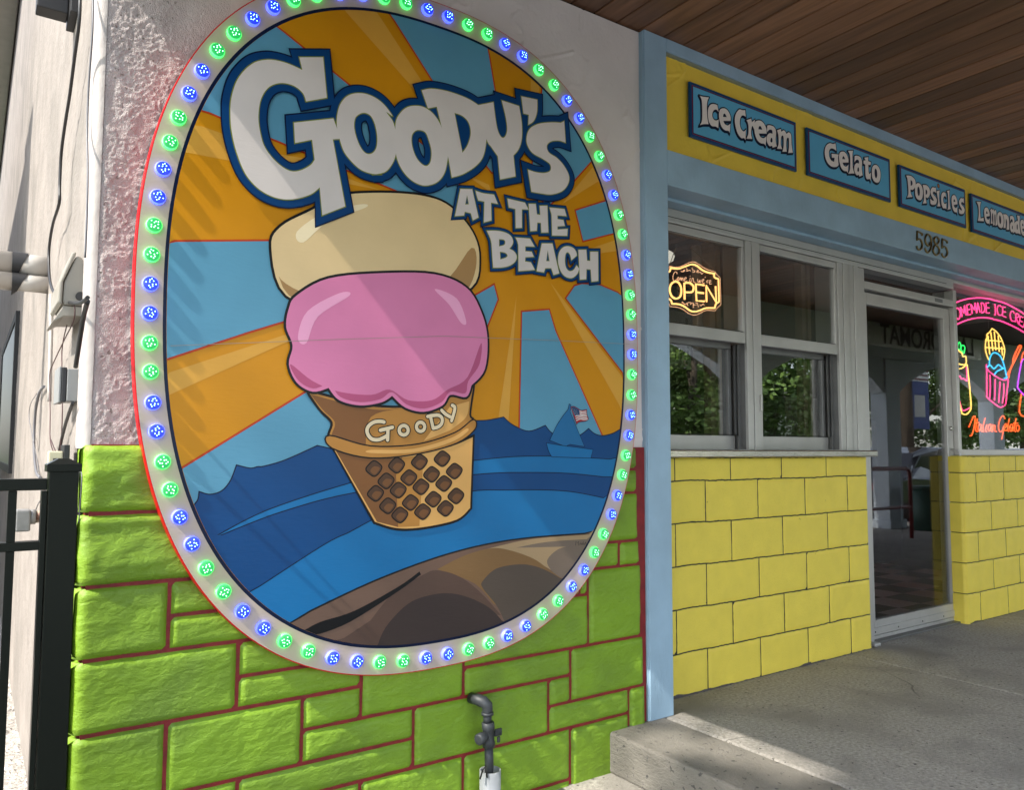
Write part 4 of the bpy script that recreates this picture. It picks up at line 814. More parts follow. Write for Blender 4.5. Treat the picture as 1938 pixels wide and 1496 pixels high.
tubes('scroll_ornament', ['O 460,320 500,330 540,285 560,310 520,330', 'O 590,250 620,270 610,320 650,300 690,290 700,320', 'O 740,235 760,280 790,300 820,320 790,350 760,330', 'O 860,350 880,310 910,290 890,350 930,350 960,340 990,390 1030,370',
     'O 480,1130 500,1110 540,1160 590,1170 600,1140', 'O 640,1210 620,1160 650,1125 720,1130', 'O 700,1180 760,1130 800,1190 850,1190', 'O 775,1150 780,1260', 'O 830,1135 880,1150 900,1220 920,1240', 'O 950,1180 980,1210 1030,1160 1060,1200'], YO, .0020, thin, op, seg=5)
tubes('cord', ['O 110,300 330,-280', 'O 1300,260 700,-290', 'O 1310,280 1330,400'], YO+.004, .0018, mat('cord', (.25, .2, .14, 1), .6), op, 2)
YZ = 2.785
ns = empty('ice_cream_neon_sign', (6.1, YZ, E+.05), 'glowing neon sign of ice creams and Italian Gelato in the right window', 'neon sign')
tubes('arch_tube', ['N 72,308 200,232 400,165 600,140 750,145 890,165', 'N 900,178 1100,225 1300,320 1496,440 1700,600 1850,760', 'N 85,725 250,630 450,550 650,515 800,515 905,535', 'N 920,543 1100,590 1300,680 1496,790 1700,960 1850,1100'], YZ, .0055, pinkn, ns, label='pink double arch')
for s in (['N 85,420* 120,615*', 'N 120,385 145,375 185,580', 'N 100,515* 182,478*'], ['@N 240,330 285,380 295,470 262,545 220,510 195,430 205,360'], ['N 328,500* 298,315* 365,428* 372,285* 408,468*'], ['N 465,258* 415,275* 435,468* 492,450*', 'N 425,370* 475,355*'], ['N 520,440* 495,260* 558,368* 572,235* 602,428*'], ['N 605,425* 622,232* 668,415*', 'N 612,348* 652,340*'],
          ['@N 690,230* 735,255 757,330 742,400 697,428*'], ['N 830,235* 780,232* 785,425* 845,425*', 'N 782,325* 835,330*'], ['N 935,262* 952,260* 957,460* 940,462*'], ['N 1065,305 1035,278 1000,310 990,370 1005,440 1040,468 1072,460'], ['N 1145,320* 1095,305* 1090,480* 1155,503*', 'N 1092,395* 1148,407*'],
          ['N 1310,435 1295,395 1260,395 1238,450 1245,530 1275,575 1312,580'], ['N 1335,595* 1345,430* 1385,448 1398,490 1340,522*', 'N 1350,522* 1392,628*'], ['N 1475,510* 1425,482* 1405,640* 1470,690*', 'N 1415,570* 1462,592*'], ['N 1480,700* 1535,540* 1560,770*']): tubes('neon_letter', s, YZ, .0045, pinkn, ns, 3)
tubes('milkshake_cup', ['Q 105,0 200,420 295,830 320,875 380,885 440,830 465,740 440,400 395,0'], YZ, .0050, yeln, ns); tubes('milkshake_fill', ['Q 150,100 225,470 300,790 370,808 445,765', 'Q 385,40 400,290', 'Q 175,235 200,215 230,245 265,205 300,260 330,250 392,295'], YZ+.003, .0045, pinkn, ns)
tubes('swirl', ['N 130,1450 113,1340 150,1285 145,1230 185,1190 192,1130 222,1060* 255,1130 320,1180 345,1245 395,1245 408,1350 380,1400 290,1395 190,1350', 'N 192,1190 210,1270 255,1300', 'N 122,1370 150,1420 182,1432', 'N 130,1455 250,1482 340,1460 405,1400'], YZ, .0048, yeln, ns)
tubes('mint_leaf', ['@N 240,1080 272,975 305,1040 292,1120', '@N 305,1110 325,1035 372,1055 378,1110 358,1190 330,1150'], YZ-.003, .0045, grnn, ns); tubes('straw', ['N 90,870* 182,1115*', 'N 95,1050* 145,1225*'], YZ-.003, .0055, orn, ns)
tubes('waffle_cone', ['N 830,1310 780,1180 767,1050 780,925 800,900 800,830 850,785 890,720* 960,765 1045,870 1100,1000 1132,1130 1105,1310', 'N 815,850 850,1210', 'N 870,790 910,1140', 'N 935,780 965,1130', 'N 1010,850 1030,1160', 'N 1075,1060 1090,1230', 'N 780,940 1060,960', 'N 780,1075 1110,1105'], YZ, .0046, yeln, ns)
tubes('blue_scoop', ['N 845,1420 848,1300 895,1195 960,1178 1040,1230 1100,1350 Q 1070,100 1100,240', 'N 800,1450 860,1412 930,1480 1010,1402 1070,1450 1110,1470', 'Q 875,190 930,120 1045,70', 'Q 1050,250 1100,235'], YZ-.003, .0050, blun, ns)
tubes('spoon', ['Q 1110,180 1200,0 N 1300,1270 1395,1060 1425,1040 1440,1075 1330,1310 1240,1496 Q 1130,240'], YZ+.003, .0058, orn, ns)
tubes('cup', ['Q 738,0 750,85 900,212 1050,282 1122,268 1100,480 1080,690 1035,742 960,752 760,592 745,520 743,85', 'Q 800,185 808,380 795,600', 'Q 895,260 890,440 880,640', 'Q 980,305 968,500 955,680', 'Q 1045,335 1045,500 1020,690'], YZ, .0048, pinkn, ns)
tubes('popsicle', ['Q 1700,-40 1560,-70 1402,-95 1350,0 1290,370 1310,440 1402,540 1560,660 1700,740'], YZ, .0050, purn, ns); tubes('popsicle_stick', ['Q 1358,520 1320,800 1350,895 1410,915 1470,860 1480,600', 'N 1440,1370 1470,1210 1530,1140 1640,1130'], YZ+.003, .0052, orn, ns)
for s in (['Q 430,1110 465,1020 510,925 540,935 525,1080 485,1240 450,1265'], ['Q 580,960 545,1150 572,1192', 'Q 545,1042 605,1030'], ['Q 640,1065 600,1072 588,1150 615,1180 650,1080 642,1165 668,1190'], ['Q 715,950 675,1120 690,1200'], ['Q 745,1065 720,1165 742,1195'], ['Q 815,1062 775,1080 765,1155 795,1180 825,1075 815,1165 842,1190'], ['Q 850,1062 842,1190 862,1095 890,1085 882,1170 918,1192'],
          ['Q 1065,965 1040,912 990,950 950,1090 970,1185 1015,1180 1050,1085 1025,1240 1008,1330'], ['Q 1060,1125 1095,1090 1080,1050 1055,1095 1062,1170 1102,1165'], ['Q 1145,960 1112,1120 1128,1190'], ['Q 1190,1062 1160,1075 1150,1155 1178,1182 1205,1075 1200,1182'], ['Q 1262,955 1228,1150 1252,1192', 'Q 1215,1045 1292,1038'], ['@Q 1295,1070 1320,1120 1300,1185 1270,1160 1268,1100']): tubes('script_letter', s, YZ, .0042, orn, ns, 3)
tubes('hanging_wire', ['N 830,560 825,720', 'N 740,900 720,1050 745,1300'], YZ+.005, .0014, mat('clear wire', (.3, .28, .24, 1), .4), ns, 2)
# pendant lamp inside
pl = empty('pendant_lamp', (2.95, 3.25, E+1.02), 'white glass pendant lamp just inside the left window', 'lamp')
b = MB(); N = 20; prof = [(.02, 1.21), (.05, 1.205), (.10, 1.17), (.118, 1.13), (.10, 1.08), (.05, 1.05), (.002, 1.045)]
c = atY(1258, 486, 3.25)
vs = [(c[0]+r*math.cos(a*2*math.pi/N), 3.25+r*math.sin(a*2*math.pi/N), c[2]+(z-1.13)*.5) for r0_, z in prof for r in (r0_*.5,) for a in range(N)]
b.add(vs, [(q*N+i, q*N+(i+1) % N, (q+1)*N+(i+1) % N, (q+1)*N+i) for q in range(len(prof)-1) for i in range(N)], True); b.build('lamp_shade', emis('white globe with added glow', (1, .93, .8, 1), .25, (.8, .78, .74, 1)), pl)  # lamp is off; a weak glow is put into the globe
MB().tube([(c[0], 3.25, c[2]+.04), (c[0], 3.25, c[2]+.42)], .007, 8).build('stem', M['brass'], pl)
# menu posters hanging inside the left window pane (seen from behind)
mp_ = empty('menu_poster', (3.2, 3.6, E+.5), 'dark blue menu poster hung inside behind the left window', 'poster')
part('sheet', mat('poster back', (.02, .045, .10, 1), .6), mp_, (2.9, 4.3, 3.7, 3.705, E+.95, E+1.5), bevel=0)
part('lower_sheet', mat('poster pale part', (.20, .20, .20, 1), .6), mp_, (3.3, 4.3, 3.7, 3.705, E+.55, E+.945), bevel=0)
def text(body, name, m, parent, loc, size, mirror=False, rz=0., depth=.002, shear=0):
    cu = bpy.data.curves.new(name, 'FONT'); cu.body = body; cu.size = size; cu.extrude = depth; cu.offset = size*.012; cu.shear = shear
    ob = bpy.data.objects.new(name, cu); C.objects.link(ob); dg = bpy.context.evaluated_depsgraph_get(); me = bpy.data.meshes.new_from_object(ob.evaluated_get(dg)); bpy.data.objects.remove(ob)
    me.materials.clear(); me.materials.append(m)
    mt = Matrix.Translation(Vector(loc)-ROOT[parent.name]) @ Matrix.Rotation(rz, 4, 'Z') @ Matrix.Rotation(math.pi/2, 4, 'X') @ Matrix.Diagonal((-1 if mirror else 1, 1, 1, 1))
    me.transform(mt); o = bpy.data.objects.new(name, me); C.objects.link(o); o.parent = parent; ROOT[o.name] = ROOT[parent.name]; return o
mtx = mat('poster lettering', (.6, .56, .48, 1), .6); mtd = mat('poster dark lettering', (.03, .03, .03, 1), .6)
text('Ice Cream', 'poster_words', mtx, mp_, (4.12, 3.697, E+1.06), .17, True); text('HOT', 'poster_words', mtx, mp_, (3.75, 3.697, E+1.30), .15, True)
text('ch', 'poster_words', mtd, mp_, (3.92, 3.697, E+.78), .18); text('mil', 'poster_words', mtd, mp_, (3.90, 3.697, E+.62), .15)
# inside things seen dimly through the display window
ct = empty('shop_counter', (7.0, 5.0, 0), 'dim stainless counter deep inside the shop behind the right window', 'counter')
part('counter_body', M['alum_dark'], ct, (6.2, 8.3, 4.6, 5.3, 0, .95)); part('counter_top', M['alum'], ct, (6.15, 8.35, 4.55, 5.35, .951, .99)); part('cabinet', M['alum_dark'], ct, (6.6, 7.3, 4.8, 5.2, .991, 1.7)); part('cabinet', M['interior'], ct, (7.4, 8.2, 4.8, 5.2, .991, 1.5))

# ================================================================== VALVE PIPE IN FRONT OF THE STONES
YV = 2.435
def vp(x, y): q = (880+x/7.64, 1300+y/7.63); return atY(q[0], q[1], YV)
gp = empty('valve_pipe', (vp(330, 1200)[0], YV, -.165), 'dark grey pipe with stopcock rising from the ground beside the step', 'pipe')
xc = vp(325, 470)[0]; zt = vp(0, 190)[2]; zc = lambda y: vp(325, y)[2]
r = .017
el = [(xc-.03, 2.50, zc(215)), (xc-.024, 2.465, zc(205)), (xc-.012, 2.442, zc(225)), (xc-.002, YV, zc(275)), (xc, YV, zc(350)), (xc, YV, zc(395))]
MB().tube(el, [.0195, .0205, .021, .0205, .0195, .0195], 16).build('elbow', M['greypipe'], gp)
MB().tube([(xc, YV, zc(372)), (xc, YV, zc(376)), (xc, YV, zc(412)), (xc, YV, zc(416))], [.020, .0225, .0225, .020], 16).build('collar', M['greypipe'], gp)
MB().tube([(xc, YV, zc(400)), (xc, YV, zc(530))], .0155, 14).build('pipe', M['greypipe'], gp)
x2 = xc+.004
MB().tube([(x2-.002, YV, zc(520)), (x2-.002, YV, zc(524)), (x2, YV, zc(620)), (x2, YV, zc(640)), (x2+.001, YV, zc(780)), (x2+.002, YV, zc(800)), (x2+.002, YV, zc(878)), (x2+.002, YV, zc(884))], [.019, .0235, .0235, .021, .0215, .0235, .0235, .019], 8).build('valve_body', M['greypipe'], gp)
MB().tube([(x2-.052, YV-.012, zc(725)), (x2-.048, YV-.010, zc(725)), (x2-.030, YV-.006, zc(720)), (x2-.010, YV, zc(715))], [.014, .0205, .0205, .017], 12).build('valve_cap', M['greypipe'], gp)
part('valve_lever', M['greypipe'], gp, (x2+.020, x2+.050, YV-.016, YV-.008, zc(735), zc(625)), (x2+.028, x2+.040, YV-.020, YV-.012, zc(825), zc(736)), bevel=.003)
MB().tube([(x2+.015, YV, zc(700)), (x2+.045, YV-.010, zc(700))], .010, 10).build('valve_stem', M['greypipe'], gp)
MB().tube([(x2+.002, YV, zc(880)), (x2+.004, YV, zc(1100)), (x2+.004, YV, zc(1700))], .0160, 14).build('lower_pipe', M['greypipe'], gp)
sl_ = empty('pipe_sleeve', (x2+.010, YV, -.165), 'white painted sleeve round the foot of the grey pipe', 'pipe sleeve')
b = MB(); N = 24; zz = zc(1215); vs = [(x2+.009+q*math.cos(a*2*math.pi/N), YV+q*math.sin(a*2*math.pi/N), z) for q, z in ((.0385, -.165), (.0385, zz), (.034, zz), (.034, zz-.15)) for a in range(N)]
b.add(vs, [(q*N+i, q*N+(i+1) % N, (q+1)*N+(i+1) % N, (q+1)*N+i) for q in range(3) for i in range(N)], True); b.build('sleeve', M['whitepipe'], sl_)
MB().tube([(x2-.024, YV-.030, zz-.01), (x2-.028, YV-.028, zz+.030), (x2-.040, YV-.026, zz+.018), (x2-.050, YV-.024, zz-.012)], .003, 6).build('torn_tape', M['rubber'], sl_)

# ================================================================== ALLEY SIDE: FENCE, BOXES, CABLES, PIPES
YF = 2.2
fn = empty('metal_fence', (.19, YF, -.235), 'black metal fence panel with capped post at the wall corner', 'fence')
px0, px1 = .163, .226
part('post', M['black'], fn, (px0, px1, YF, YF+.063, -.235, E-.045), bevel=.002)
b = MB(); z = E-.045; q = .006
b.add([(px0-q, YF-q, z-.012), (px1+q, YF-q, z-.012), (px1+q, YF+.063+q, z-.012), (px0-q, YF+.063+q, z-.012), (px0-q, YF-q, z+.006), (px1+q, YF-q, z+.006), (px1+q, YF+.063+q, z+.006), (px0-q, YF+.063+q, z+.006), (px0+.02, YF+.02, z+.020), (px1-.02, YF+.02, z+.020), (px1-.02, YF+.043, z+.020), (px0+.02, YF+.043, z+.020)],
      [(0, 1, 5, 4), (1, 2, 6, 5), (2, 3, 7, 6), (3, 0, 4, 7), (4, 5, 9, 8), (5, 6, 10, 9), (6, 7, 11, 10), (7, 4, 8, 11), (8, 9, 10, 11), (3, 2, 1, 0)]); b.build('post_cap', M['black'], fn, .0015)
za = atY(60, 907, YF+.012)[2]; zb = atY(60, 929, YF+.012)[2]; zd = atY(60, 1026, YF+.012)[2]; ze = atY(60, 1043, YF+.012)[2]
part('rail', M['black'], fn, (-1.6, px0-.002, YF+.012, YF+.047, zb, za), bevel=.002); part('rail', M['black'], fn, (-1.6, px0-.002, YF+.012, YF+.047, ze, zd), bevel=.002); part('rail', M['black'], fn, (-1.6, px0-.002, YF+.012, YF+.047, -.10, -.065), bevel=.002)
xp = atY(22, 980, YF+.02)[0]
for i in range(14): part('picket', M['black'], fn, (xp-.009-i*.115, xp+.009-i*.115, YF+.02, YF+.038, -.18, zb-.001), bevel=.001)
part('post', M['black'], fn, (-1.66, -1.601, YF, YF+.063, -.235, E-.045), bevel=.002)
part('mounting_strip', M['black'], fn, (px0-.0135, px0-.0015, YF+.01, YF+.05, -.16, zb-.002), bevel=.001)
W_ = .257
nid = empty('utility_box', (.21, 2.7, E+.35), 'beige plastic utility box tilted on the side wall', 'junction box')
b = MB(); b.prism([(.2655, E+.545), (.248, E+.568), (.236, E+.566), (.208, E+.485), (.206, E+.428), (.212, E+.418), (.2655, E+.420)], 'y', 2.60, 2.86); b.build('housing', M['beige'], nid, .006)
MB().prism([(.2370, E+.577), (.226, E+.575), (.196, E+.482), (.194, E+.424), (.2050, E+.417), (.2060, E+.485), (.2352, E+.567)], 'y', 2.592, 2.868).build('lid', M['beige'], nid, .004)
MB().prism([(.262, E+.4175), (.210, E+.4165), (.186, E+.372), (.191, E+.370), (.212, E+.386), (.262, E+.390)], 'y', 2.605, 2.86).build('lower_skirt', M['beige'], nid, .002)
g = MB(); g.tube([(.252, 2.599, E+.447), (.252, 2.590, E+.447)], .013, 18); g.build('grommet', M['rubber'], nid)
b2 = empty('junction_box', (.24, 2.7, E+.13), 'square grey junction box with black gasket below the beige box', 'junction box')
part('box_body', M['greybox'], b2, (.2275, W_+.005, 2.60, 2.64, E+.137, E+.232), bevel=.002); part('box_cover', M['rubber'], b2, (.2145, .2265, 2.605, 2.76, E+.135, E+.236), bevel=.002); part('box_back', M['greybox'], b2, (.2275, W_+.005, 2.642, 2.76, E+.139, E+.230), bevel=.002)
part('cover_plate', M['greybox'], b2, (.207, .2138, 2.61, 2.76, E+.133, E+.238), bevel=.002)
b3 = empty('outlet_box', (.24, 2.6, E-.06), 'small cream outlet box just above the fence post', 'outlet box')
part('outlet_cover', M['cream'], b3, (.185, .222, 2.56, 2.60, E-.055, E-.008), bevel=.004); part('outlet_back', M['rubber'], b3, (.2225, .2375, 2.555, 2.66, E-.055, E+.010), bevel=.002); part('outlet_hole', M['interior'], b3, (.197, .218, 2.557, 2.562, E-.05, E-.028), bevel=0)
# conduit fitting and rusty pipe sticking out of the wall
YC = 2.85
cp = empty('conduit_pipe', (.1, YC, E-.24), 'rusty pipe stub with grey elbow fitting behind the fence', 'pipe')
c0 = atY(28, 985, YC); c1 = atY(57, 985, YC); c2 = atY(67, 985, YC); zp = atY(60, 979, YC)[2]
part('fitting', M['galv'], cp, (c0[0], c1[0], YC-.03, YC+.03, zp-.042, zp+.024), bevel=.005); MB().tube([(c1[0]-.004, YC, zp), (c2[0], YC, zp)], .023, 14).build('collar', M['galv'], cp); MB().tube([(c2[0], YC, zp), (.262, YC, zp)], .019, 14).build('pipe', M['rust'], cp)
# two big white pipes with torn black couplings
def bigpipe(Y, ym, rr, nm, lab):
    e = empty(nm, (.0, Y, atY(60, ym, Y)[2]-rr), lab, 'pipe', 'white pipes leaving the side wall'); zc_ = atY(80, ym, Y)[2]
    xa = atY(44, ym, Y)[0]; xb = atY(20, ym, Y)[0]
    MB().tube([(.265, Y, zc_), (xa-.03, Y, zc_)], rr, 22).build('pipe', M['pvc'], e); MB().tube([(xb+.03, Y, zc_), (xb-.5, Y, zc_)], rr*1.06, 22).build('pipe', M['pvc'], e)
    # the coupling hangs in a torn point below
    b = MB(); N = 22
    ring = lambda x, k, dz: [(x+(.02*math.sin(a*2*math.pi/N) if k else 0), Y+rr*1.10*math.cos(a*2*math.pi/N), zc_+rr*1.10*math.sin(a*2*math.pi/N)-(dz if math.sin(a*2*math.pi/N) < -.8 else 0)) for a in range(N)]
    vs = ring(xb+.004, 0, 0)+ring((xa+xb)/2, 1, rr*.5)+ring(xa-.002, 1, 0); b.add(vs, [(q*N+i, q*N+(i+1) % N, (q+1)*N+(i+1) % N, (q+1)*N+i) for q in range(2) for i in range(N)], True); b.build('coupling', M['rubber'], e)
bigpipe(4.05, 507, .052, 'drain_pipe', 'upper white pipe with black coupling leaving the side wall'); bigpipe(4.02, 539, .038, 'drain_pipe', 'lower, thinner white pipe right under the other one')
# lamp housing at the top
fl = empty('flood_light', (.17, 3.3, E+1.62), 'black box light under the top edge on the side wall', 'light fixture')
part('lamp_housing', M['rubber'], fl, (.135, .235, 3.22, 3.30, E+1.60, E+1.78), bevel=.004); part('lamp_side', M['rubber'], fl, (.236, .262, 3.15, 3.32, E+1.58, E+1.80), bevel=.003); part('lamp_bracket', M['rust'], fl, (.14, .262, 3.18, 3.34, E+1.802, E+1.83), bevel=.003)
def cable(name, pts, X, r, m, label, cat='cable', sub=4, group=None):
    P = [atX(x, y, X) for x, y in pts]
    out = []
    for i in range(len(P)-1):
        p0 = P[max(i-1, 0)]; p1 = P[i]; p2 = P[i+1]; p3 = P[min(i+2, len(P)-1)]
        for j in range(sub):
            t = j/sub; out.append(tuple(.5*(2*b+(c-a)*t+(2*a-5*b+4*c-d)*t*t+(3*b-a-3*c+d)*t**3) for a, b, c, d in zip(p0, p1, p2, p3)))
    out.append(P[-1]); o = MB().tube(out, r, 7).build(name, m, None); return tag(o, label, cat, group)
cable('cable', [(152, -20), (150, 40), (141, 110), (132, 180), (124, 230), (116, 290), (113, 350), (112, 385), (100, 425), (93, 470), (93, 515), (98, 545), (110, 562), (128, 572), (148, 574), (160, 569), (166, 563)], .225, .0052, M['cable'], 'thick black cable looping down into the beige box')
cable('cable', [(176, -10), (175, 60), (168, 160), (165, 240), (166, 330), (164, 420), (161, 488)], .246, .0030, M['greycable'], 'thin grey cable running straight down into the beige box')
cable('cable', [(166, 570), (158, 600), (150, 650), (143, 695)], .235, .0062, M['cable'], 'thick black cable joining the two boxes')
cable('cable', [(138, 762), (125, 800), (114, 845), (106, 900)], .240, .0048, M['cable'], 'black cable running down from the grey junction box')
cable('wire', [(138, 575), (128, 610), (118, 655), (117, 700), (118, 770), (116, 830), (110, 880)], .238, .0018, M['wire'], 'thin dark red wire, straighter of the crossing pair')
cable('wire', [(141, 575), (140, 605), (121, 645), (100, 690), (94, 712), (95, 780), (95, 832), (103, 860), (114, 878)], .236, .0018, M['wire'], 'thin dark red wire bowing left of the grey box')
cable('cable', [(83, 732), (74, 745), (67, 780), (64, 840), (68, 890), (76, 905)], .245, .0060, M['greycable'], 'short grey cable clipped in a curve on the wall')
cable('wire', [(70, 745), (58, 765), (55, 790), (62, 830), (70, 870), (73, 893)], .243, .0016, M['greycable'], 'fine grey wire beside the clipped curved cable')
cable('wire', [(96, 832), (108, 862), (118, 880)], .232, .0018, M['wire'], 'short dark red wire crossing above the fence')
cable('wire', [(87, 905), (84, 935), (72, 955), (65, 975)], .243, .0022, M['greycable'], 'grey wire drooping to the conduit fitting')
cable('wire', [(149, 990), (155, 905), (150, 895), (147, 930), (146, 975)], .250, .0016, M['greycable'], 'fine looped wire right of the fence post')
cable('conduit', [(96, 558), (96, 640), (93, 760)], .250, .0075, M['pvc'], 'slim white conduit strip under the drain pipes', 'conduit')
# far window on the side wall
wn = empty('side_window', (.27, 7.6, E-.2), 'dark window far along the side wall', 'window')
part('frame', M['sill_dark'], wn, (.236, .262, 6.55, 6.64, E-.18, E+.98), (.236, .262, 9.3, 9.4, E-.18, E+.98), (.236, .262, 6.641, 9.299, E+.92, E+.98), (.236, .262, 6.641, 9.299, E-.18, E-.12)); part('pane', mat('dark dusty glass', (.012, .014, .016, 1), .35, spec=.12), wn, (.244, .250, 6.64, 9.3, E-.12, E+.92), bevel=0)

# ================================================================== ACROSS THE ALLEY AND THE STREET (seen in the glass, and throwing the shade)
nh = empty('neighbouring_house', (-4.2, 9, -.24), 'pale sided house across the alley', 'house')
part('wall', M['siding'], nh, (-7.5, -2.6, 5.9, 22, -.24, 6.3), bevel=.02)
MB().prism([(-7.9, 6.3), (-2.3, 6.3), (-5.05, 8.0)], 'y', 5.7, 22.3).build('roof', M['roofing'], nh)
lb = empty('laundromat_sign', (12.4, -.92, E+1.56), 'pale sign board lettered LAUNDROMAT on the inner side of the porch beam', 'sign')
part('board', M['alum'], lb, (10.5, 14.3, -.925, -.90, E+1.56, E+1.92)); text('LAUNDROMAT', 'lettering', M['sill_dark'], lb, (14.05, -.893, E+1.62), .42, rz=math.pi)
# rail and bin on the porch edge
rl = empty('red_railing', (9.6, -.4, 0), 'dark red pipe railing at the porch edge', 'railing')
MB().tube([(8.4, -.1, 0), (8.4, -.1, .86), (8.43, -.1, .91), (8.5, -.1, .93), (10.3, -.1, .93), (10.37, -.1, .91), (10.4, -.1, .86), (10.4, -.1, 0)], .026, 12).build('rail_frame', M['redrail'], rl); MB().tube([(8.4, -.1, .42), (10.4, -.1, .42)], .022, 10).build('middle_rail', M['redrail'], rl)
bn = empty('rubbish_bin', (11.6, -.55, 0), 'dark green bin by the porch column', 'bin'); MB().tube([(11.6, -.55, 0), (11.6, -.55, .01), (11.6, -.55, .60)], [.17, .18, .22], 20).build('bin_body', M['binpaint'], bn); MB().tube([(11.6, -.55, .601), (11.6, -.55, .65)], [.235, .22], 20).build('bin_lid', M['binpaint'], bn)
def car(x, y, rz, paintm, label):
    r = empty('parked_car', (x, y, -.24), label, 'car', 'cars parked in the street'); z = -.24
    prof = [(-2.3, .35), (-2.32, .62), (-2.2, .85), (-1.6, .95), (-1.15, 1.36), (-.6, 1.48), (.5, 1.46), (1.15, 1.05), (1.95, .93), (2.28, .75), (2.3, .38)]
    b = MB(); ys = [(-.90, .88), (-.85, 1), (.85, 1), (.90, .88)]; n = len(prof)
    vs = [(x+px*1.0, y+yy*(1 if pz < 1.0 else .82), z+(.3+(pz-.3)*k)) for yy, k in ys for px, pz in prof]
    fs = [(q*n+i, q*n+(i+1) % n, (q+1)*n+(i+1) % n, (q+1)*n+i) for q in range(3) for i in range(n)]+[tuple(range(n))[::-1], tuple(range(3*n, 4*n))]
    b.add(vs, fs, False); b.build('body', paintm, r, .03)
    for s in (-1, 1):
        MB().prism([(x-1.42, z+.98), (x-1.05, z+1.32), (x-.55, z+1.40), (x+.42, z+1.38), (x+.95, z+1.02)], 'y', y+s*.80-.02, y+s*.80+.02).build('side_window', M['carglass'], r)
        for wx in (-1.42, 1.42):
            wh = MB().tube([(x+wx, y+s*.72, z+.33), (x+wx, y+s*.92, z+.33)], .33, 22).build('wheel', M['rubber'], r); MB().tube([(x+wx, y+s*.915, z+.33), (x+wx, y+s*.93, z+.33)], .20, 16).build('rim', M['chrome'], wh)
        part('headlight', M['white'], r, (x+2.20, x+2.29, y+s*.62-.16, y+s*.62+.16, z+.66, z+.78), bevel=.02); part('tail_light', M['redrail'], r, (x-2.33, x-2.25, y+s*.66-.14, y+s*.66+.14, z+.66, z+.80), bevel=.02)
        part('door_mirror', paintm, r, (x+.85, x+1.0, y+s*.98-.07, y+s*.98+.07, z+.98, z+1.10), bevel=.02)
    return r
car(16.3, -3.3, 0, M['carpaint'], 'black car parked at the end of the porch'); car(27, -5.2, 0, mat('grey car paint', (.2, .21, .22, 1), .2, .3), 'grey car parked further down the street')
# pole with a banner
bp_ = empty('banner_pole', (19.0, -4.8, -.24), 'tall timber pole carrying a blue banner with stripes', 'pole')
MB().tube([(19.0, -4.8, -.24), (19.0, -4.8, 7.5)], [.17, .12], 14).build('pole', M['bark'], bp_)
part('banner', M['banner'], bp_, (19.2, 20.1, -4.82, -4.80, E+.55, E+2.1), bevel=0); part('banner_stripes', M['white'], bp_, (19.2, 20.1, -4.825, -4.795, E+1.75, E+2.1), bevel=0); part('banner_portrait_panel', M['siding'], bp_, (19.4, 19.9, -4.825, -4.795, E+.85, E+1.4), bevel=0)
for i in range(3): part('banner_red_stripe', M['redrail'], bp_, (19.2, 20.1, -4.83, -4.79, E+1.78+i*.11, E+1.83+i*.11), bevel=0)
MB().tube([(19.0, -4.8, E+2.12), (20.15, -4.81, E+2.12)], .02, 8).build('banner_arm', M['sill_dark'], bp_)
for i, (za_, zb_) in enumerate(((4.2, 4.9), (4.6, 5.3))):
    pts = [(-30+t*10, -5.5-i*.2, za_+(zb_-za_)*t/12+.15*math.cos((t-6)/6*3)*-1) for t in range(0, 13)]
    o = MB().tube(pts, .02, 5).build('overhead_wire', M['greycable'], None); tag(o, ('lower' if i == 0 else 'upper')+' overhead wire along the street', 'wire', 'overhead wires along the street')
struct('road_line', MB().add([(-60, -11.55, -.236), (120, -11.55, -.236), (120, -11.45, -.236), (-60, -11.45, -.236)], [(0, 1, 2, 3)]), M['whiteline'])
struct('kerb', MB().box(-60, 120, -7.12, -7.001, -.3, -.167), M['kerb'], .01); struct('kerb', MB().box(-60, 120, -16.1, -16.0, -.3, -.13), M['kerb'], .01)
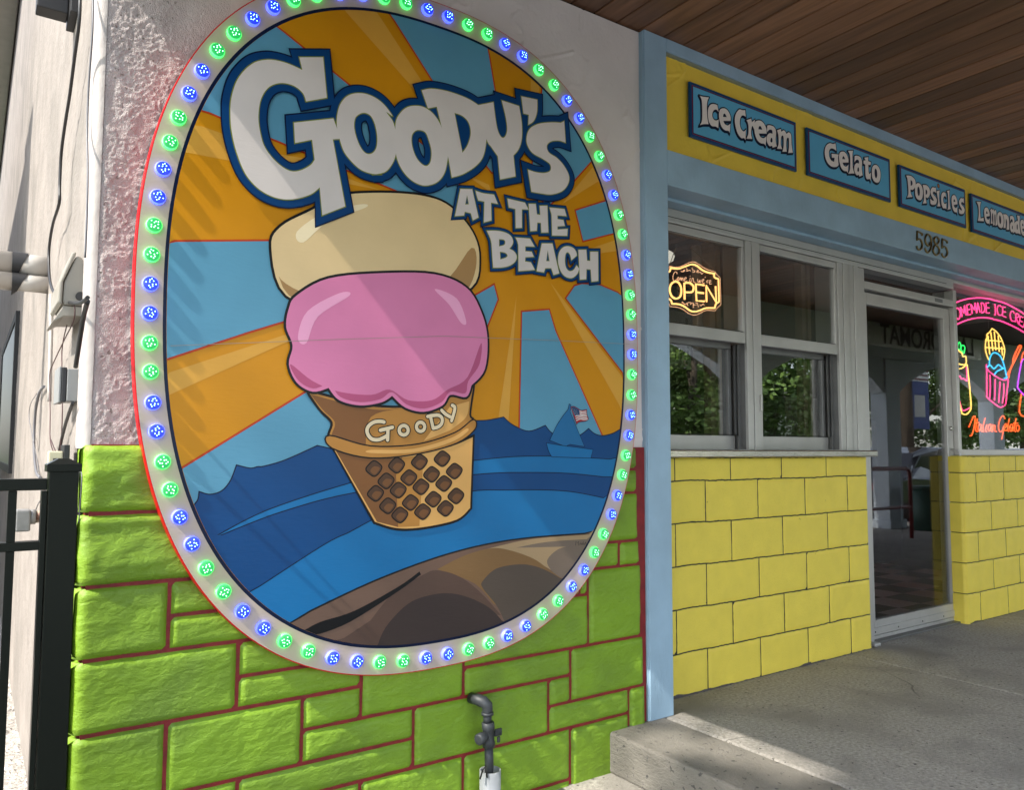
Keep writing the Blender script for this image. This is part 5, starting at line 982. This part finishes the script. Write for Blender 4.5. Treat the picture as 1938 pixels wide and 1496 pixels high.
# trees: crown of many leaf-sized faces in clumps
def tree_mesh(seed, lm, nleaf=7000, R=3.0, H=7.0, low=1.6, ncl=46, cs=1.):
    rs = np.random.RandomState(seed); cl = []
    for i in range(ncl):
        a = rs.rand()*6.28; rr = R*math.sqrt(rs.rand())*.85; zz = low+(H-low)*rs.rand(); k = math.sin(math.pi*min(1, max(.08, (zz-low+.4)/(H-low+.8))))**.6; cl.append((rr*k*math.cos(a), rr*k*math.sin(a), zz, (.55+.55*rs.rand())*cs))
    cl = np.array(cl); idx = rs.randint(0, len(cl), nleaf); d = rs.normal(size=(nleaf, 3)); d /= np.linalg.norm(d, axis=1)[:, None]; rad = rs.rand(nleaf)**.4
    c = cl[idx, :3]+d*(cl[idx, 3]*rad)[:, None]*np.array([1.15, 1.15, .75])
    u = rs.normal(size=(nleaf, 3)); u[:, 2] *= .5; u /= np.linalg.norm(u, axis=1)[:, None]; v = np.cross(u, rs.normal(size=(nleaf, 3))); v /= np.linalg.norm(v, axis=1)[:, None]
    s = (.07+.07*rs.rand(nleaf))[:, None]; P = np.stack([c-u*s, c+v*s*.6, c+u*s*1.2, c-v*s*.6], 1).reshape(-1, 3)
    me = bpy.data.meshes.new('crown'); me.vertices.add(len(P)); me.vertices.foreach_set('co', P.ravel().astype(np.float32)); me.loops.add(nleaf*4); me.loops.foreach_set('vertex_index', np.arange(nleaf*4, dtype=np.int32))
    me.polygons.add(nleaf); me.polygons.foreach_set('loop_start', np.arange(0, nleaf*4, 4, dtype=np.int32)); me.update(calc_edges=True); me.materials.append(lm)
    t = MB(); t.tube([(0, 0, -.3), (.03, .02, 1.0), (-.05, .05, 2.2), (.08, 0, 3.8), (0, .05, H*.8)], [.26, .20, .17, .10, .03], 10)
    for i in range(9):
        q = cl[i*4]; zb0 = 1.4+i*.3; t.tube([(0, .03, zb0), (q[0]*.5, q[1]*.5, (zb0+q[2])/2+.2), tuple(q[:3])], [.08, .05, .015], 6)
    tm = bpy.data.meshes.new('trunk'); tm.from_pydata(t.v, [], t.f); tm.materials.append(M['bark']); return me, tm
TM = [tree_mesh(3, M['leaf'], 11000, 3.2, 7.5, 1.3), tree_mesh(8, M['leaf2'], 9000, 3.4, 8.5, 1.6)]
TS = [(20.0, -18.5, 1.3, 0), (26.5, -18.5, 1.3, 0), (33.5, -19.5, 1.3, 1), (40, -19.5, 1.35, 0), (47, -20, 1.4, 1), (54, -21, 1.4, 0), (62, -22, 1.6, 1), (13.5, -19, 1.1, 1), (68, -22, 1.8, 0), (30, -21, 1.7, 1), (82, -26, 2, 1)]
for i, (x, y_, s_, k) in enumerate(TS):
    r = empty('street_tree', (x, y_, -.25), ['light green', 'darker green'][k]+' leafy tree, '+['first', 'second', 'third', 'fourth', 'fifth', 'sixth', 'seventh', 'eighth', 'ninth', 'tenth', 'eleventh'][sorted(TS).index((x, y_, s_, k))]+' along the far side of the street', 'tree', 'trees across the street'); r.scale = (s_, s_, s_); r.rotation_euler = (0, 0, i*1.3)
    for nm, me in (('crown', TM[k][0]), ('trunk', TM[k][1])):
        o = bpy.data.objects.new(nm, me); C.objects.link(o); o.parent = r
wt = empty('west_tree', (-9.2, -2.92, -.25), 'tall broad tree west of the alley, left of the shop', 'tree'); 
TW = tree_mesh(21, M['leaf2'], 60000, 4.2, 18.5, 4., 150, 1.4)
for nm, me in (('crown', TW[0]), ('trunk', TW[1])):
    o = bpy.data.objects.new(nm, me); C.objects.link(o); o.parent = wt
hs = empty('far_house', (46, -34, -.3), 'white house among the trees across the street', 'house'); part('wall', M['white'], hs, (40, 52, -38, -30, -.3, 5), bevel=.05); MB().prism([(-38.6, 5), (-29.4, 5), (-34, 7.5)], 'x', 39.5, 52.5).build('roof', M['roofing'], hs)
for i in range(4): part('window', M['carglass'], hs, (41.5+i*2.8, 42.7+i*2.8, -29.99, -29.95, 1, 2.6), bevel=0)
